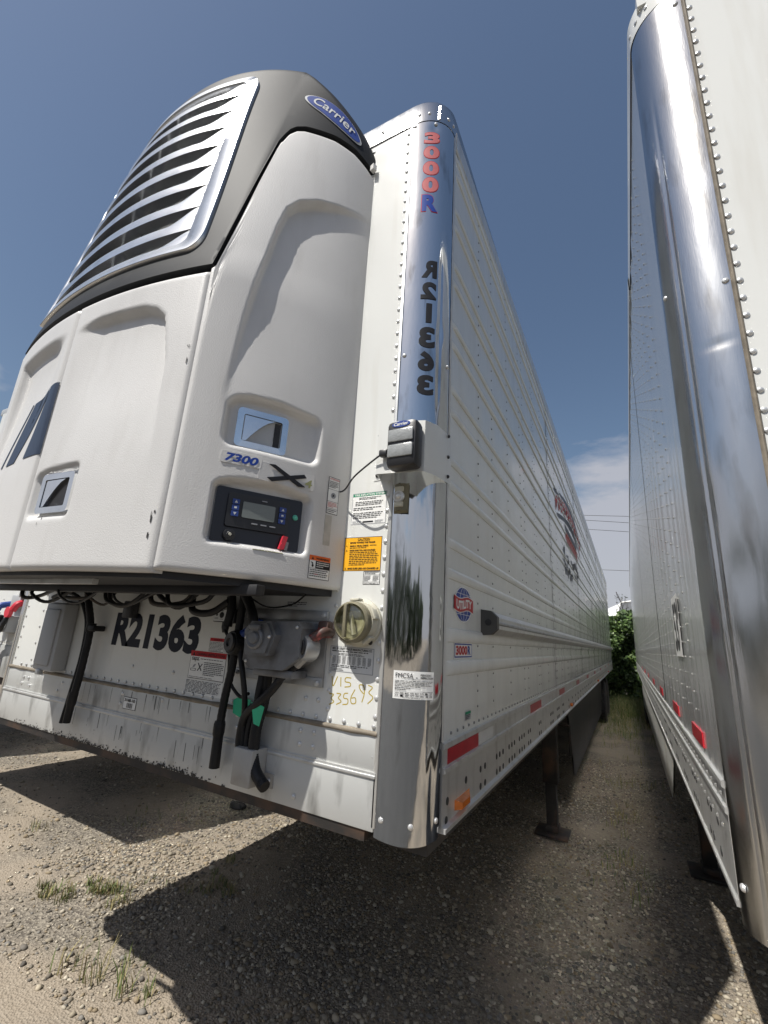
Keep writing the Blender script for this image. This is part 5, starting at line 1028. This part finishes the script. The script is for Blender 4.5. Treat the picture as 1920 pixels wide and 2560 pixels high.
# ================================================================== BACKGROUND
# leafy hedge across the far end of the gap
hd = thing('hedge', 'dense leafy green hedge closing the gap behind the two trailers', 'hedge', (.5, 19, 0))
NL = 48000
lp = np.empty((NL, 3)); k = 0
while k < NL:
    x = random.uniform(-3.2, 4.2); z = random.random(); top = 3.0+.35*noise.noise(Vector((x*1.1, 0, 0)))+.22*noise.noise(Vector((x*3.3, 0, 7)))+.12*(x-.3)
    zz = z*top; front = 17.55+.5*noise.noise(Vector((x*1.2, zz*1.2, 3)))+.25*noise.noise(Vector((x*3, zz*3, 8)))+.35*sst(top-.8, top, zz)
    y = front+random.expovariate(1.4)
    if noise.noise(Vector((x*2.4, y*2.4, zz*2.4))) < -.36: continue
    lp[k] = (x, y, zz+.02); k += 1
sz = rng.uniform(.035, .085, NL); nrm = rng.normal(size=(NL, 3)); nrm[:, 1] -= .9; nrm[:, 2] += .7; nrm /= np.linalg.norm(nrm, axis=1)[:, None]
t1 = np.cross(nrm, rng.normal(size=(NL, 3))); t1 /= np.linalg.norm(t1, axis=1)[:, None]; t2 = np.cross(nrm, t1)
shape = np.array([(-1, 0), (-.35, .62), (.45, .5), (1.1, 0), (.45, -.5), (-.35, -.62)])
lv = (lp[:, None]+(t1[:, None]*shape[None, :, :1]+t2[:, None]*shape[None, :, 1:])*sz[:, None, None]).reshape(-1, 3)
me = bpy.data.meshes.new('foliage'); me.vertices.add(len(lv)); me.vertices.foreach_set('co', lv.ravel()); me.loops.add(NL*6); me.loops.foreach_set('vertex_index', np.arange(NL*6, dtype=np.int32)); me.polygons.add(NL); me.polygons.foreach_set('loop_start', np.arange(0, NL*6, 6, dtype=np.int32)); me.update(calc_edges=True)
lc = np.array([(.055, .10, .025), (.075, .13, .03), (.10, .155, .04), (.045, .08, .025)])[rng.integers(0, 4, NL)]*rng.uniform(.8, 1.2, (NL, 1)); ca = me.color_attributes.new('Col', 'FLOAT_COLOR', 'POINT'); ca.data.foreach_set('color', np.repeat(np.c_[lc, np.ones(NL)], 6, 0).ravel())
M['leaf'] = mat('hedge_leaf', (.07, .12, .03), .5, attr='Col'); me.materials.append(M['leaf'])
fo = bpy.data.objects.new('foliage', me); link(fo, hd); fo['kind'] = 'stuff'
mb = MB()
for i in range(26):
    x = random.uniform(-3, 4); mb.tube([(x, 18.5, 0), (x+random.uniform(-.2, .2), 18.4, 1), (x+random.uniform(-.5, .5), 18.3, 2.4)], .025, 6, smooth=3)
mb.build('stem', M['under'], hd)
sp = thing('sapling', 'thin bare sapling rising above the hedge in front of the grey roof', 'sapling', (.6, 20.6, 0))
mb = MB(); mb.tube([(.42, 20.6, 0), (.45, 20.6, 2.5), (.40, 20.6, 3.6), (.22, 20.6, 4.2)], .018, 6)
for a, b in (((.44, 3.0), (.60, 3.7)), ((.43, 3.2), (.2, 3.75)), ((.41, 3.5), (.55, 4.0)), ((.36, 3.8), (.15, 4.05))): mb.tube([(a[0], 20.6, a[1]), ((a[0]+b[0])/2+.02, 20.6, (a[1]+b[1])/2), (b[0], 20.62, b[1])], .008, 5)
mb.build('trunk', M['under'], sp)
mb = MB()
for i in range(90):
    x, z = random.uniform(.15, .65), random.uniform(3.1, 4.1); s = random.uniform(.02, .05); a = random.uniform(0, 3.1); mb.add([(x-s*math.cos(a), 20.6+random.uniform(-.1, .1), z-s*math.sin(a)), (x, 20.58, z+s*.4), (x+s*math.cos(a), 20.6, z+s*math.sin(a)), (x, 20.62, z-s*.4)], [(0, 1, 2, 3)])
mb.build('crown', M['blade'], sp, fix=False)
# house beyond
hs = thing('house', 'white building with a white and grey hipped roof beyond the hedge', 'house', (1, 38, 0))
M['roofw'] = mat('white_roof', (.72, .72, .70), .4, var=.05, vscale=1); M['roofg'] = mat('grey_roof', (.10, .105, .115), .8, var=.2, vscale=4); M['siding'] = mat('white_siding', (.66, .66, .64), .6, var=.04, vscale=2)  # the two hip slopes get different tones: one white, one dark grey
ridgeA, ridgeB, ev0, ev1, ev2 = (.22, 36.9, 5.22), (8, 37.6, 6.5), (-.25, 36, 3.72), (-6, 40.5, 3.72), (8, 36, 3.90)
mb = MB(); mb.add([ridgeA, ev0, ev2, ridgeB], [(0, 1, 2, 3)]); mb.add([(x, y+.1, z-.1) for x, y, z in (ridgeA, ev0, ev2, ridgeB)], [(3, 2, 1, 0)]); mb.build('roof', M['roofg'], hs, fix=False)
mb = MB(); mb.add([(.2, 36.95, 5.2), (-.27, 35.98, 3.70), ev1, (-5, 41.2, 3.2), (-2.0, 39.0, 4.30)], [(0, 4, 3, 2, 1)]); mb.build('roof', M['roofw'], hs, fix=False)
mb = MB(); mb.tube([(ridgeA[0], ridgeA[1], ridgeA[2]+.02), (ridgeB[0], ridgeB[1], ridgeB[2]+.04)], .07, 6, smooth=0); mb.tube([(ridgeA[0], ridgeA[1]-.02, ridgeA[2]), (ev0[0], ev0[1]-.03, ev0[2])], .05, 6, smooth=0); mb.build('fascia', M['roofw'], hs)
mb = MB(); mb.add([(-.2, 36.15, 0), (8, 36.15, 0), (8, 36.15, 3.88), (-.2, 36.15, 3.70), (-5.9, 40.4, 0), (-5.9, 40.4, 3.7), (8, 45, 0), (8, 45, 3.7)], [(0, 1, 2, 3), (4, 0, 3, 5), (1, 6, 7, 2)]); mb.build('wall', M['siding'], hs, fix=False)
mb = MB(); mb.tube([(.30, 36.9, 5.2), (.30, 36.9, 5.55)], .05, 8, smooth=0); mb.box(.18, .42, 36.85, 36.95, 5.5, 5.54); mb.build('roof_vent', M['steel'], hs)
# overhead wires
for nm, za, zb in (('highest of the three grouped wires crossing the cloud', 14.28, 13.33), ('middle of the three grouped wires crossing the cloud', 13.80, 12.5), ('lowest of the three grouped wires crossing the cloud', 12.9, 11.7), ('single lower wire crossing the sky below the other three', 9.02, 8.5)):
    x0, x1 = -6.0, 6.0; sl_ = (zb-za)/8.5
    mb = MB(); mb.tube([(x, 45, (za+(x+2.4)*sl_*.9)) for x in (-40, -20, -6, 0, 6, 20, 40)], .022, 6, smooth=2); tag(mb.build('overhead_wire', M['black']), 'thin dark overhead wire, '+nm, 'wire', 'overhead wires')

# trees across the yard, behind the viewer (they show only in the polished metal)
NT = 9000; tp = np.empty((NT, 3))
for k in range(NT):
    x = random.uniform(-70, 70); top = 7.5+3.5*noise.noise(Vector((x*.12, 0, 5)))+1.5*noise.noise(Vector((x*.5, 0, 9))); tp[k] = (x, -34-random.random()*5, random.random()**.8*top)
nr_ = rng.normal(size=(NT, 3)); nr_[:, 1] += .8; nr_ /= np.linalg.norm(nr_, axis=1)[:, None]; a1 = np.cross(nr_, rng.normal(size=(NT, 3))); a1 /= np.linalg.norm(a1, axis=1)[:, None]; a2 = np.cross(nr_, a1)
tv = (tp[:, None]+(a1[:, None]*shape[None, :, :1]+a2[:, None]*shape[None, :, 1:])*rng.uniform(.35, .8, NT)[:, None, None]).reshape(-1, 3)
me = bpy.data.meshes.new('tree_line'); me.vertices.add(len(tv)); me.vertices.foreach_set('co', tv.ravel()); me.loops.add(NT*6); me.loops.foreach_set('vertex_index', np.arange(NT*6, dtype=np.int32)); me.polygons.add(NT); me.polygons.foreach_set('loop_start', np.arange(0, NT*6, 6, dtype=np.int32)); me.update(calc_edges=True)
me.materials.append(mat('tree_line_leaf', (.05, .08, .025), .6, var=.3, vscale=.5)); o = bpy.data.objects.new('tree_line', me); link(o); o['kind'] = 'stuff'; o['label'] = 'far wood across the yard behind the viewer'


added_dark_lane = MB(); added_dark_lane.add([(-300, -13.5, .006), (300, -13.5, .006), (300, -2.0, .006), (-300, -2.0, .006)], [(0, 1, 2, 3)])  # dark ground strip added out of view; deepens post reflections, cuts bounce light
lo_ = added_dark_lane.build('added_dark_lane', mat('added_dark_asphalt', (.055, .054, .052), .85, var=.25, vscale=2, bump=.4, bscale=90, bdist=.004), None, kind='structure'); lo_['label'] = 'unseen dark asphalt added in front of the trailer rows to darken reflections'; lo_.location.z = .03
